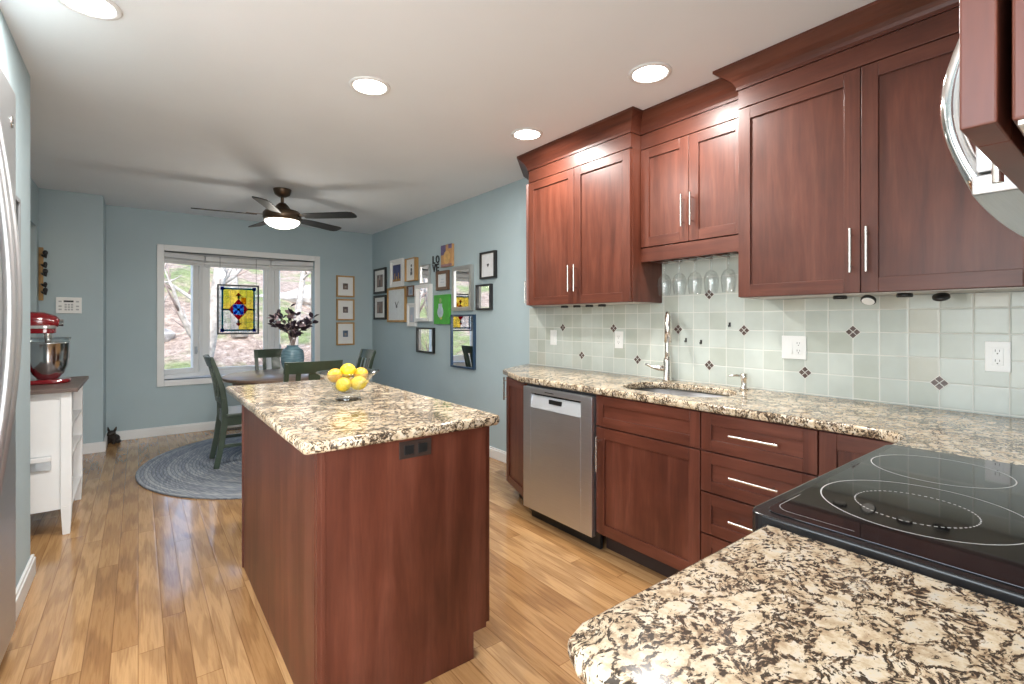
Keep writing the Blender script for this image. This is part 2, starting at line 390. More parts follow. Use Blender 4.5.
    def build(s, name, parent=None, bevel=0, seg=2, loc=None):
        bmesh.ops.recalc_face_normals(s.bm, faces=s.bm.faces[:])
        me = bpy.data.meshes.new(name); s.bm.to_mesh(me); s.bm.free()
        for m in s.mats: me.materials.append(m)
        o = bpy.data.objects.new(name, me); COL.objects.link(o)
        if parent is not None: o.parent = parent
        if loc is not None: o.location = loc
        if bevel:
            b = o.modifiers.new('bevel', 'BEVEL'); b.width = bevel; b.segments = seg; b.limit_method = 'ANGLE'; b.angle_limit = math.radians(40)
        return o

def tag(o, label, cat, group=None, kind=None):
    if label: o['label'] = label
    if cat: o['category'] = cat
    if group: o['group'] = group
    if kind: o['kind'] = kind
    return o
def thing(name, label, cat, loc=(0, 0, 0), rz=0, group=None):
    o = bpy.data.objects.new(name, None); COL.objects.link(o); o.location = loc; o.rotation_euler = (0, 0, rz)
    o.empty_display_size = .05
    return tag(o, label, cat, group)
def struct(mb, name, bevel=0, parent=None):
    o = mb.build(name, parent, bevel)
    o['kind'] = 'structure'; return o
def dup(o, loc=None, rz=None, label=None):
    c = o.copy(); COL.objects.link(c)
    if loc is not None: c.location = loc
    if rz is not None: c.rotation_euler = (0, 0, rz)
    if label: c['label'] = label
    for ch in list(o.children):
        d = ch.copy(); COL.objects.link(d); d.parent = c
        for g in list(ch.children):
            e = g.copy(); COL.objects.link(e); e.parent = d
    return c
def slab(name, loops, z0, z1, mat, bev=.008, parent=None):
    """flat slab with rounded edges and holes (from a filled 2D curve)"""
    cu = bpy.data.curves.new(name, 'CURVE'); cu.dimensions = '2D'; cu.fill_mode = 'BOTH'
    for lp in loops:
        sp = cu.splines.new('POLY'); sp.points.add(len(lp)-1); sp.use_cyclic_u = True
        for p, (x, y) in zip(sp.points, lp): p.co = (x, y, 0, 1)
    cu.extrude = (z1-z0)/2-bev; cu.bevel_depth = bev; cu.bevel_resolution = 3; cu.offset = -bev
    tmp = bpy.data.objects.new(name+'_tmp', cu); COL.objects.link(tmp)
    dg = bpy.context.evaluated_depsgraph_get(); dg.update()
    me = bpy.data.meshes.new_from_object(tmp.evaluated_get(dg)); bpy.data.objects.remove(tmp); bpy.data.curves.remove(cu)
    me.materials.clear(); me.materials.append(mat)
    bm = bmesh.new(); bm.from_mesh(me); bmesh.ops.remove_doubles(bm, verts=bm.verts[:], dist=1e-5); bmesh.ops.recalc_face_normals(bm, faces=bm.faces[:])
    for v in bm.verts: v.co.z += (z0+z1)/2
    for f in bm.faces: f.material_index = 0; f.smooth = abs(f.normal.z) < .97
    bm.to_mesh(me); bm.free(); me.name = name
    o = bpy.data.objects.new(name, me); COL.objects.link(o)
    if parent: o.parent = parent
    return o
def rrect(x0, x1, y0, y1, r, n=6):
    out = []
    for cx, cy, a0 in ((x1-r, y1-r, 0), (x0+r, y1-r, PI/2), (x0+r, y0+r, PI), (x1-r, y0+r, 1.5*PI)):
        out += [(cx+r*math.cos(a0+PI/2*k/n), cy+r*math.sin(a0+PI/2*k/n)) for k in range(n+1)]
    return out

# ------------------------------------------------------------------ setting
XW, YW, ZC, CT, SB = 2.641, 6.714, 2.51, .9155, .878
LX = -.43
struct(MB().box(-1.9, XW+.1, -2.6, YW+.1, -.1, 0, M['floor']), 'floor')
struct(MB().box(-1.9, XW+.1, -2.6, YW+.1, ZC, ZC+.12, M['ceil']), 'ceiling')
struct(MB().box(XW, XW+.1, -2.6, YW+.1, 0, ZC, M['wall']), 'wall_right')
WX0, WX1, WZ0, WZ1 = .232, 1.85, .615, 2.068          # bay opening
b = MB()
b.box(-1.9, WX0, YW, YW+.1, 0, ZC, M['wall']).box(WX1, XW, YW, YW+.1, 0, ZC, M['wall'])
b.box(WX0, WX1, YW, YW+.1, 0, WZ0, M['wall']).box(WX0, WX1, YW, YW+.1, WZ1, ZC, M['wall'])
struct(b, 'wall_back')
struct(MB().box(-.83, -.271, 6.235, YW, 0, ZC, M['wall']), 'wall_corner', .006)
b = MB().box(LX-.11, LX, 2.76, 3.42, 0, ZC, M['wall']).box(-1.15, LX-.11, 2.76, 2.87, 0, ZC, M['wall']).box(-1.26, -1.15, -2.6, -.8, 0, ZC, M['wall']).box(-1.26, -1.15, 1.3, 2.87, 0, ZC, M['wall']).box(-1.26, -1.15, -.8, 1.3, 0, .45, M['wall']).box(-1.26, -1.15, -.8, 1.3, 2.25, ZC, M['wall'])
b.box(-1.15, LX, 1.76, 2.76, 2.235, ZC, M['wall'])
struct(b, 'wall_left', .004)
b = MB().box(-.83, -.73, 3.42, 4.9, 0, ZC, M['wall']).box(-.83, -.73, 6.13, 6.235, 0, ZC, M['wall']).box(-.83, -.73, 4.9, 6.13, 2.14, ZC, M['wall']).box(-.83, LX-.11, 3.31, 3.42, 0, ZC, M['wall'])
struct(b, 'wall_hall', .003)
struct(MB().box(-1.9, -1.8, 2.87, YW, 0, ZC, M['wall']), 'wall_outer')
struct(MB().box(.36, XW, -.38, -.27, 0, ZC, M['wall']), 'wall_near')
b = MB().box(-1.26, -.95, -2.6, -2.5, 0, ZC, M['wall']).box(1.65, XW, -2.6, -2.5, 0, ZC, M['wall']).box(-.95, 1.65, -2.6, -2.5, 2.4, ZC, M['wall'])
struct(b, 'wall_rear')
# unseen glass door behind the camera, put in to let daylight through
b = MB()
for x in (-.95, .31, .38, 1.59): b.box(x, x+.06, -2.58, -2.52, 0, 2.4, M['white'])
b.box(-.95, 1.65, -2.58, -2.52, 0, .08, M['white']).box(-.95, 1.65, -2.58, -2.52, 2.33, 2.4, M['white'])
d1 = struct(b, 'unseen_door'); MB().box(-.89, 1.59, -2.555, -2.545, .08, 2.33, M['pane']).build('pane', d1)['kind'] = 'structure'
b = MB()  # unseen side window, put in to go with the added side light
for y in (-.8, .22, 1.24): b.box(-1.24, -1.18, y, y+.06, .45, 2.25, M['white'])
b.box(-1.24, -1.18, -.74, 1.24, .45, .52, M['white']).box(-1.24, -1.18, -.74, 1.24, 2.18, 2.25, M['white'])
w4 = struct(b, 'unseen_window'); MB().box(-1.215, -1.205, -.74, 1.24, .52, 2.18, M['pane']).build('pane', w4)['kind'] = 'structure'
# baseboards
def base(name, segs):
    b = MB()
    for (x0, y0, x1, y1, nx, ny) in segs:
        for h, t in ((.10, .012), (.085, .018)):
            xa, xb = sorted((x0, x1)); ya, yb = sorted((y0, y1))
            b.box(xa+min(0, nx*t), xb+max(0, nx*t), ya+min(0, ny*t), yb+max(0, ny*t), 0, h, M['white'])
    struct(b, name, .003)
base('baseboard_left', [(LX, 2.765, LX, 3.44, 1, 0), (LX-.11, 3.42, LX, 3.42, 0, 1)])
base('baseboard_back', [(-.271, YW, XW, YW, 0, -1)])
base('baseboard_corner', [(-.73, 6.235, -.253, 6.235, 0, -1), (-.271, 6.235, -.271, YW, 1, 0)])
base('baseboard_right', [(XW, 3.3, XW, YW-.02, -1, 0)])

# bay window: casing, seat and head boards, three windows
b = MB(); cw = .068
b.box(WX0-cw, WX0, YW-.02, YW, WZ0-cw, WZ1+cw, M['white']).box(WX1, WX1+cw, YW-.02, YW, WZ0-cw, WZ1+cw, M['white'])
b.box(WX0, WX1, YW-.02, YW, WZ1, WZ1+cw, M['white']).box(WX0, WX1, YW-.02, YW, WZ0-cw, WZ0, M['white'])
struct(b, 'trim_1', .005)
BA, BB = (.615, 7.10), (1.40, 7.10)                     # corners of the centre window
poly = [(WX0, YW+.0), (WX1, YW+.0), (WX1, YW+.1005), (2.0, YW+.1005), (2.0, YW+.18), (BB[0]+.03, BB[1]+.07), (BA[0]-.03, BA[1]+.07), (.08, YW+.18), (.08, YW+.1005), (WX0, YW+.1005)]
def grow(p): return p
struct(MB().prism(grow(poly), WZ0-.05, WZ0, M['white']), 'trim_2')
struct(MB().prism(grow(poly), WZ1, WZ1+.05, M['white']), 'trim_3')
def window(name, p0, p1, crank=None):
    """casement between two floor points; local x along it, y outwards"""
    p0 = Vector(p0); p1 = Vector(p1); w = (p1-p0).length; ang = math.atan2(p1.y-p0.y, p1.x-p0.x)
    b = MB(); f = .05
    b.box(0, f, -.05, .06, WZ0, WZ1, M['white']).box(w-f, w, -.05, .06, WZ0, WZ1, M['white'])
    b.box(f, w-f, -.05, .06, WZ0, WZ0+.045, M['white']).box(f, w-f, -.05, .06, WZ1-.03, WZ1, M['white'])
    o = struct(b, name, .003); o.location = (p0.x, p0.y, 0); o.rotation_euler = (0, 0, ang)
    s = .04 if crank is None else .058; b = MB()
    b.box(f, f+s, -.02, .03, WZ0+.045, WZ1-.03, M['white']).box(w-f-s, w-f, -.02, .03, WZ0+.045, WZ1-.03, M['white'])
    b.box(f+s, w-f-s, -.02, .03, WZ0+.045, WZ0+.045+s, M['white']).box(f+s, w-f-s, -.02, .03, WZ1-.03-s, WZ1-.03, M['white'])
    sa = b.build('window_sash', o, .003); sa['kind'] = 'structure'
    g = MB().box(f+s, w-f-s, .004, .010, WZ0+.08, WZ1-.06, M['pane']).build('pane', o); g['kind'] = 'structure'
    if crank is not None:
        c = MB().box(crank-.012, crank+.012, -.035, -.018, .88, .97, M['steel']).cyl((crank, -.035, .955), (crank, -.06, .90), .007, M['steel']).build('window_latch', o, .002); c['kind'] = 'structure'
    return o, w, ang
p_l0 = (.125, YW+.135); p_r1 = (1.955, YW+.135)
w1 = window('window_1', p_l0, BA, .47); w2 = window('window_2', BA, BB); w3 = window('window_3', BB, p_r1, .12)
for (o, w, ang), lab in zip((w1, w2, w3), ('white rolled-up shade across the head of the left angled bay window', 'white rolled-up shade across the head of the wide middle bay window', 'white rolled-up shade across the head of the right angled bay window')):
    t = thing('roller_shade', lab, 'window shade', (o.location.x, o.location.y, 0), ang, 'shades in the bay window')
    MB().box(.035, w-.035, -.12, -.055, WZ1-.06, WZ1-.002, M['white']).build('valance', t, .006)
    MB().cyl((.03, -.085, WZ1-.085), (w-.03, -.085, WZ1-.085), .022, M['whiteplastic']).build('shade_roll', t)
    MB().box(.03, w-.03, -.105, -.095, WZ1-.125, WZ1-.105, M['paper']).build('bottom_bar', t, .002)

# hillside outside
b = bmesh.new(); nx, ny = 46, 40; vs = {}
for j in range(ny+1):
    for i in range(nx+1):
        x = -16+i*34/nx; y = 7.3+(j/ny)**1.4*26
        z = -.55+max(0, y-8.2)*.335+.18*math.sin(x*.7+y*.4)+.10*math.sin(x*1.9-y*1.1)*min(1, (y-7.3)/3)
        vs[i, j] = b.verts.new((x, y, z))
for j in range(ny):
    for i in range(nx): f = b.faces.new((vs[i, j], vs[i+1, j], vs[i+1, j+1], vs[i, j+1])); f.smooth = True
me = bpy.data.meshes.new('ground_hillside'); b.to_mesh(me); b.free(); me.materials.append(M['hill'])
o = bpy.data.objects.new('ground_hillside', me); COL.objects.link(o); o['kind'] = 'structure'
def hz(x, y): return -.55+max(0, y-8.2)*.335+.18*math.sin(x*.7+y*.4)+.10*math.sin(x*1.9-y*1.1)*min(1, (y-7.3)/3)
def tree(label, x, y, h, r, lean, seed, nb=9):
    rnd = random.Random(seed); t = thing('bare_tree', label, 'tree', (x, y, hz(x, y)-.05), 0, 'bare trees on the hillside')
    pts = []; rad = []
    for k in range(9):
        u = k/8; pts.append((lean[0]*u*h+.06*math.sin(seed+u*6), lean[1]*u*h+.05*math.cos(seed*2+u*5), u*h)); rad.append(r*(1-.72*u)*(1.35 if k == 0 else 1))
    MB().tube(pts, rad, M['bark'], 10).build('trunk', t)
    for q in range(nb):
        k = rnd.randint(2, 8); p = Vector(pts[k]); d = Vector((rnd.uniform(-1, 1), rnd.uniform(-.7, .7), rnd.uniform(.1, .9))).normalized(); ln = rnd.uniform(.5, 1.3)*h*.28
        bb = MB(); cur = [p]; dd = d.copy()
        for s_ in range(4): dd = (dd+Vector((rnd.uniform(-.3, .3), rnd.uniform(-.3, .3), rnd.uniform(-.1, .3)))).normalized(); cur.append(cur[-1]+dd*ln/4)
        bb.tube(cur, [rad[k]*.5, rad[k]*.4, rad[k]*.3, rad[k]*.2, .004], M['bark'], 6)
        for s_ in range(3):
            st = cur[rnd.randint(1, 3)]; dv = (dd+Vector((rnd.uniform(-1, 1), rnd.uniform(-1, 1), rnd.uniform(-.5, .8)))).normalized()
            bb.tube([st, st+dv*ln*.2, st+dv*ln*.4+Vector((0, 0, .03))], [rad[k]*.2, rad[k]*.13, .003], M['twig'], 5)
        bb.build('branch', t)
tree('pale bare trunk leaning right, seen low through the left bay window', -.05, 9.6, 3.2, .10, (.10, .05), 3)
tree('thick pale bare tree seen left of the stained glass panel', .75, 9.5, 4.5, .15, (.12, .02), 5)
tree('thin bare tree upslope, seen over the stained glass panel', 1.75, 12.5, 5, .13, (-.05, .02), 8)
tree('slender bare tree seen through the right bay window', 2.75, 11.5, 4.6, .08, (.08, .03), 11)
tree('distant bare tree upslope, seen through the left bay window', .3, 16, 5, .12, (-.04, .0), 13)
def rock(label, x, y, s_, seed):
    rnd = random.Random(seed); bm_ = bmesh.new(); bmesh.ops.create_icosphere(bm_, subdivisions=3, radius=1)
    for v in bm_.verts:
        k = 1+.18*math.sin(v.co.x*4+seed)+.15*math.sin(v.co.y*5+seed*2)+.12*math.sin(v.co.z*6); v.co = Vector((v.co.x*s_[0]*k, v.co.y*s_[1]*k, v.co.z*s_[2]*k))
    me = bpy.data.meshes.new('rock'); bm_.to_mesh(me); bm_.free(); me.materials.append(M['rock'])
    o = bpy.data.objects.new('rock', me); COL.objects.link(o); o.location = (x, y, hz(x, y)+s_[2]*.2); tag(o, label, 'rock', 'rocks on the hillside')
rock('low grey rock ledge high on the slope behind the right bay window', 4.2, 15.0, (1.5, .5, .45), 1)
rock('grey rock on the slope behind the left bay window', -.3, 13.0, (.7, .5, .35), 4)
rock('small grey rock on the slope below the stained glass panel', 1.4, 10.3, (.35, .25, .18), 6)
def bush(label, x, y, h, seed):
    rnd = random.Random(seed); b = MB()
    for k in range(46):
        a = rnd.uniform(0, 2*PI); e = rnd.uniform(.4, 1.4); ln = h*rnd.uniform(.6, 1.1)
        d = Vector((math.cos(a)*math.cos(e), math.sin(a)*math.cos(e), math.sin(e))); p = [Vector((0, 0, 0))]
        for q in range(3): d = (d+Vector((rnd.uniform(-.35, .35), rnd.uniform(-.35, .35), rnd.uniform(-.2, .2)))).normalized(); p.append(p[-1]+d*ln/3)
        b.tube(p, [.011, .008, .006, .002], M['twig'], 5, False)
    o = b.build('twiggy_shrub', None, 0, 2, (x, y, hz(x, y)-.03)); tag(o, label, 'shrub', 'bare shrubs on the hillside')
bush('bare twiggy shrub on the slope seen through the left bay window', -.75, 11.2, 1.3, 21)
bush('bare twiggy shrub on the slope just right of the stained glass panel', 2.3, 10.6, 1.0, 22)
bush('bare twiggy shrub high on the slope above the left shrub', -.2, 14.6, 1.5, 23)

# ------------------------------------------------------------------ cabinets
def bar_handle(parent, cx, cz, ln, vertical=True, y=0, mat=None, name='handle'):
    m = mat or M['nickel']; b = MB(); pr = .032; h = ln/2; q = h*.72
    if vertical:
        b.cyl((cx, y-pr, cz-h), (cx, y-pr, cz+h), .006, m, seg=12)
        for s_ in (-1, 1): b.cyl((cx, y+.004, cz+s_*q), (cx, y-pr, cz+s_*q), .0042, m, seg=8)
    else:
        b.cyl((cx-h, y-pr, cz), (cx+h, y-pr, cz), .006, m, seg=12)
        for s_ in (-1, 1): b.cyl((cx+s_*q, y+.004, cz), (cx+s_*q, y-pr, cz), .0042, m, seg=8)
    return b.build(name, parent)
def shaker(name, parent, x0, x1, z0, z1, rail=.058, t=.02, y=0, g=.0016):
    """frame and panel front; outer face at local y, cabinet behind it (+y)"""
    x0 += g; x1 -= g; z0 += g; z1 -= g; b = MB(); V, H = M['cherry'], M['cherry_h']
    b.box(x0, x0+rail, y, y+t, z0, z1, V).box(x1-rail, x1, y, y+t, z0, z1, V)
    b.box(x0+rail, x1-rail, y, y+t, z0, z0+rail, H).box(x0+rail, x1-rail, y, y+t, z1-rail, z1, H)
    b.box(x0+rail-.002, x1-rail+.002, y+.009, y+t-.003, z0+rail-.002, z1-rail+.002, V if (z1-z0) > .3 else H)
    return b.build(name, parent, .0015)
CROWN = [(0, 2.405), (.006, 2.405), (.006, 2.42), (.012, 2.432), (.022, 2.447), (.038, 2.464), (.060, 2.480), (.078, 2.492), (.084, 2.496), (.084, 2.5085), (0, 2.5085)]
def upper(label, xf, y1, y0, z0, doors, crown_path, shape=None, zd=None, group='upper cabinets', skip=(0, 0)):
    """wall cabinet facing -X; doors: list of (ya, yb, handle side); y1 > y0"""
    t = thing('upper_cabinet', label, 'cabinet', (xf, y1, 0), -PI/2, group)
    w = y1-y0; dep = XW-xf-.003
    b = MB()
    if shape: b.prism(shape, z0, 2.405, M['cherry'])
    else: b.box(0, w, .0205, dep, z0, 2.405, M['cherry'])
    b.build('carcass', t, .001)
    MB().box(.004, w-.004, .03, dep-.004, z0-.0035, z0-.0002, M['cab_under_lit']).build('underside', t)
    zd0 = zd if zd is not None else z0
    for (xa, xb, hs) in doors:
        d = shaker('door', t, xa, xb, zd0, 2.313)
        if hs: bar_handle(d, xa+.028 if hs == 'l' else xb-.028, zd0+.172, .18)
    MB().box(0, w, .002, .021, 2.317, 2.405, M['cherry_h']).build('frieze', t, .001)
    c = MB().sweep(crown_path, CROWN, M['cherry_h'], 1, skip).build('crown_moulding', t)
    return t
# left upper, with a 45 degree end (local: x = 2.84 - y, y = x - 2.33)
Y1, XF = 2.84, 2.33
end = .311
t = upper('cherry two-door wall cabinet nearest the picture wall, with angled end', XF, Y1, 1.88, 1.395,
      [(0, .483, 'r'), (.483, .955, 'l')], [(-end+.002, end-.002), (0, 0), (.96, 0), (.96, .09), (1.2, .09)], skip=(0, 1), shape=[(0, .0205), (.96, .0205), (.96, .308), (-end+.02, .308), (-end+.015, end-.015)])
dd = MB(); L45 = .43
M45 = Matrix.Translation((0, 0, 0)) @ Matrix.Rotation(math.radians(135), 4, 'Z')
dd.box(.01, L45-.005, .0, .018, 1.40, 2.31, M['cherry'], M45)
e = dd.build('end_door', t, .0015)
h = bar_handle(e, 0, 1.50, .17); h.matrix_local = Matrix.Translation((0, 0, 0)) @ Matrix.Rotation(math.radians(-45), 4, 'Z') @ Matrix.Translation((-.055, -.0, 0))
# mid upper over the sink
t = upper('short cherry two-door cabinet above the sink, set back with stemware rack', 2.42, 1.878, 1.227, 1.66,
      [(0, .326, 'r'), (.326, .651, 'l')], [(-.0015, -.09), (-.0015, 0), (.6515, 0), (.6515, -.09)], zd=1.722, skip=(1, 1))
MB().box(0, .651, .004, .022, 1.635, 1.718, M['cherry_h']).build('valance_board', t, .002)
for k in range(6): MB().box(.035+k*.1, .055+k*.1, .03, .20, 1.637, 1.6598, M['cherry']).build('stemware_rail', t, .001)
# near upper
t = upper('tall wide two-door cherry wall cabinet nearest the range', XF, 1.225, -.25, 1.395,
      [(0, .511, 'r'), (.511, 1.03, 'l'), (1.03, 1.47, None)], [(-.2, .09), (0, .09), (0, 0), (1.47, 0)], skip=(1, 0))
# upper cabinet left of the microwave, facing +Y, close to the camera
t = thing('upper_cabinet', 'cherry wall cabinet beside the microwave, cut off by the right picture edge', 'cabinet', (.905, .085, 0), PI, 'upper cabinets')
MB().box(0, .427, .027, .353, 1.418, 2.5, M['cherry']).build('carcass', t, .002)
MB().box(.002, .425, .03, .35, 1.4145, 1.4178, M['cab_under_lit']).build('underside', t)
d = shaker('door', t, 0, .429, 1.418, 2.313); bar_handle(d, .04, 1.54, .17)
# cabinet over the microwave
t = thing('upper_cabinet', 'cherry cabinet directly above the microwave, at the right picture edge', 'cabinet', (1.67, .085, 0), PI, 'upper cabinets')
MB().box(0, .762, .027, .353, 1.86, 2.5, M['cherry']).build('carcass', t, .002)
for xa, xb, hx in ((0, .381, .35), (.381, .762, .41)): d = shaker('door', t, xa, xb, 1.862, 2.313); bar_handle(d, hx, 1.97, .17)
# microwave
t = thing('microwave', 'stainless over-range microwave with a bowed chrome handle', 'microwave', (1.67, .09, 0), PI)
MB().box(.003, .759, .0, .353, 1.454, 1.855, M['blackmetal']).build('body', t, .004)
n = 12; front = [(x, -.055-.012*(1-((x-.381)/.381)**2)) for x in [.002+.758*k/n for k in range(n+1)]]
pl = front+[(.76, -.002), (.002, -.002)]
d = MB().prism(pl, 1.482, 1.853, M['steel']).build('door', t, .003)
b = MB(); b.tube([(.70+.0*k, -.056-.036*math.sin(PI*k/14), 1.470+.26*k/14) for k in range(15)], .0125, M['chrome'], 14); b.build('handle', d)
MB().box(.20, .62, -.0695, -.060, 1.52, 1.80, M['black']).build('door_window', d, .004)
pl2 = [(x, y-.004) for x, y in front]+[(.76, .03), (.002, .03)]
MB().prism(pl2, 1.452, 1.479, M['steel_h']).build('vent_strip', t, .003)
MB().box(.02, .74, .03, .30, 1.4515, 1.4538, M['steel_h']).build('underside', t)

# ---- base cabinets on the right wall (facing -X)
BF = 2.011
def basecab(label, y1, y0, group='base cabinets', hollow=False):
    t = thing('base_cabinet', label, 'cabinet', (BF, y1, 0), -PI/2, group); w = y1-y0
    D_ = XW-BF-.004; b = MB(); c = M['cherry']
    if hollow: b.box(0, .018, .0205, D_, .10, SB-.012, c).box(w-.018, w, .0205, D_, .10, SB-.012, c).box(.018, w-.018, .0205, D_, .10, .118, c).box(.018, w-.018, D_-.012, D_, .118, .70, c).box(.018, w-.018, .0205, .034, .118, SB-.001, c)
    else: b.box(0, w, .0205, D_, .10, SB-.001, c)
    b.build('carcass', t, .001)
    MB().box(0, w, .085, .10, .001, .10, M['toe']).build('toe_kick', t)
    return t, w
t, w = basecab('cherry sink base cabinet with false drawer over one wide door', 1.862, 1.232, hollow=True)
shaker('drawer_front', t, 0, w, .703, .872, .05); d = shaker('door', t, 0, w, .112, .698); bar_handle(d, .030, .555, .19)
t, w = basecab('cherry base cabinet with a stack of drawers right of the sink', 1.230, .752)
for z0, z1 in ((.703, .872), (.52, .699), (.333, .516), (.112, .329)):
    d = shaker('drawer', t, 0, w, z0, z1, .05); bar_handle(d, w/2+.010, (z0+z1)/2+.005, .20, False)
t, w = basecab('cherry corner base cabinet half hidden behind the cooktop', .750, -.255)
d = shaker('door', t, 0, .32, .112, .872)
# angled end cabinet
EA, EB = (BF, 2.487), (2.138, 2.862)
t = thing('base_cabinet', 'cherry angled end cabinet left of the dishwasher', 'cabinet', (EA[0], EA[1], 0), 0, 'base cabinets')
q = lambda p: (p[0]-EA[0], p[1]-EA[1])
c1 = [q(p) for p in ((BF+.02, 2.49), (2.15, 2.85), (2.635, 3.16), (2.635, 2.49))]
MB().prism(c1, .10, SB-.001, M['cherry']).build('carcass', t, .001)
c2 = [q(p) for p in ((2.085, 2.49), (2.21, 2.80), (2.63, 3.08), (2.63, 2.49))]
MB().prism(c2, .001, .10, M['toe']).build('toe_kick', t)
ln = math.hypot(EB[0]-EA[0], EB[1]-EA[1]); ang = math.atan2(EA[1]-EB[1], EA[0]-EB[0])
d = shaker('door', t, 0, ln, .112, .872, .055); d.location = (EB[0]-EA[0], EB[1]-EA[1], 0); d.rotation_euler = (0, 0, ang)
e2 = Vector((2.641-EB[0], 3.18-EB[1])); ang2 = math.atan2(-e2.y, -e2.x)
d = shaker('door', t, 0, e2.length-.02, .112, .872, .055); d.location = (q((2.641, 3.18))[0], q((2.641, 3.18))[1], 0); d.rotation_euler = (0, 0, ang2)
d.location.x -= .02*math.cos(math.atan2(e2.y, e2.x)); d.location.y -= .02*math.sin(math.atan2(e2.y, e2.x))
bar_handle(d, e2.length-.055, .78, .17)
# dishwasher
t = thing('dishwasher', 'stainless dishwasher with pocket handle under the counter', 'dishwasher', (1.985, 2.482, 0), -PI/2)
MB().box(.012, .617, .03, .60, .10, SB-.004, M['blackmetal']).build('tub', t)
b = MB(); w = .612; A, B_ = .085, .86
pk = (.085, w-.085, .735, .825)
b.box(.010, pk[0], 0, .03, A, B_, M['dwsteel']).box(pk[1], w, 0, .03, A, B_, M['dwsteel'])
b.box(pk[0], pk[1], 0, .03, A, pk[2], M['dwsteel']).box(pk[0], pk[1], 0, .03, pk[3], B_, M['dwsteel'])
b.build('door', t, .002)
b = MB(); b.hexa([(pk[0], -.001, pk[2]), (pk[1], -.001, pk[2]), (pk[1], .028, pk[2]), (pk[0], .028, pk[2])], [(pk[0], .018, pk[3]-.015), (pk[1], .018, pk[3]-.015), (pk[1], .028, pk[3]-.015), (pk[0], .028, pk[3]-.015)], plain('light_steel', (.66, .67, .68), .35, .35)); b.build('pocket_handle', t)
MB().box(pk[0]+.17, pk[0]+.275, .002, .012, .775, .80, M['black']).build('display', t)
MB().box(.22, .30, -.0008, .001, .838, .8425, M['blackmetal']).build('badge', t)
MB().box(.012, .612, .07, .09, .001, .10, M['black']).build('toe_kick', t)

# ---- countertops
ohole = rrect(2.105, 2.50, 1.252, 1.842, .17)
outer = [(2.638, 3.235), (2.215, 3.0), (2.175, 2.955), (1.985, 2.515), (1.985, .56), (1.955, .50), (1.90, .47), (1.725, .47), (1.725, -.265), (2.638, -.265)]
o = slab('countertop', [outer, ohole], SB, CT, M['granite'], .012); tag(o, 'long speckled granite countertop holding the sink along the backsplash', 'countertop')
pen = [(.905, .425), (.43, .425), (.40, .415), (.385, .385), (.385, -.262), (.905, -.262)]
o = slab('countertop', [pen], SB, CT, M['granite'], .014); tag(o, 'granite countertop in the right foreground, left of the cooktop', 'countertop')
t = thing('base_cabinet', 'cherry base cabinet under the foreground granite countertop', 'cabinet', (.90, .40, 0), PI, 'base cabinets')
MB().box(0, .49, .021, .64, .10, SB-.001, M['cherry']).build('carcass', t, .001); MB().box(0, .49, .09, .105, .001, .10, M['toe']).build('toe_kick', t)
d = shaker('drawer', t, 0, .49, .703, .872, .05); bar_handle(d, .245, .79, .2, False); d = shaker('door', t, 0, .49, .112, .699); bar_handle(d, .04, .56, .17)
# sink
t = thing('sink', 'undermount stainless sink set in the granite below the faucet', 'sink', (2.30, 1.547, 0))
b = MB(); bot = rrect(-.17, .17, -.265, .265, .15, 8)
def ringloop(P, z): return [b.bm.verts.new((x, y, z)) for x, y in P]
out = ringloop(rrect(-.215, .215, -.306, .306, .178, 8), SB-.003); R1 = ringloop(rrect(-.20, .20, -.298, .298, .168, 8), SB-.003); R2 = ringloop(bot, SB-.17); R3 = ringloop(rrect(-.12, .12, -.215, .215, .11, 8), SB-.19)
fs = []
for a, c in ((out, R1), (R1, R2), (R2, R3)):
    for i in range(len(a)): fs.append(b.bm.faces.new((a[i], a[(i+1) % len(a)], c[(i+1) % len(a)], c[i])))
fs.append(b.bm.faces.new(R3)); M['sinksteel'] = plain('sink_steel', (.36, .37, .38), .3, 1, var=.05); b._fin([], fs, M['sinksteel'], None, True); b.build('basin', t)
MB().lathe([(0, SB-.186), (.04, SB-.186), (.043, SB-.189)], M['chrome']).build('drain', t)
# faucet
t = thing('faucet', 'tall brushed steel pull-down faucet standing behind the sink', 'faucet', (2.565, 1.79, CT))
MB().lathe([(.0, 0), (.029, 0), (.029, .008), (.024, .014), (.0235, .12), (.020, .14), (.0, .14)], M['nickel']).build('body', t)
dv = Vector((-.80, -.60, 0)); pts = []
for k in range(6): pts.append(Vector((0, 0, .13+.04*k*1.15)))
zz = pts[-1].z
for k in range(1, 9): a = PI*k/9; pts.append(dv*(.05*(1-math.cos(a)))+Vector((0, 0, zz+.05*math.sin(a))))
b = MB().tube(pts, .0145, M['nickel'], 14); b.build('neck', t)
e0 = pts[-1]; MB().tube([e0+Vector((0, 0, .02)), e0-Vector((0, 0, .05)), e0+dv*.008-Vector((0, 0, .14))], [.0175, .0205, .022], M['nickel'], 16).build('spray_head', t)
lv = Vector((-.62, .78, 0)); MB().tube([Vector((0, 0, .075)), lv*.05+Vector((0, 0, .077)), lv*.085+Vector((0, 0, .082)), lv*.13+Vector((0, 0, .10))], [.017, .017, .010, .006], M['nickel'], 14).build('lever', t)
t = thing('soap_dispenser', 'small brushed soap pump in the counter right of the faucet', 'soap dispenser', (2.555, 1.31, CT))
MB().lathe([(0, 0), (.02, 0), (.02, .01), (.015, .016), (.014, .055), (.017, .058), (.017, .085), (.0, .088)], M['nickel']).build('pump_body', t)
MB().tube([Vector((0, 0, .075)), Vector((-.035, .03, .076)), Vector((-.06, .052, .072))], [.006, .006, .0045], M['nickel'], 10).build('spout', t)

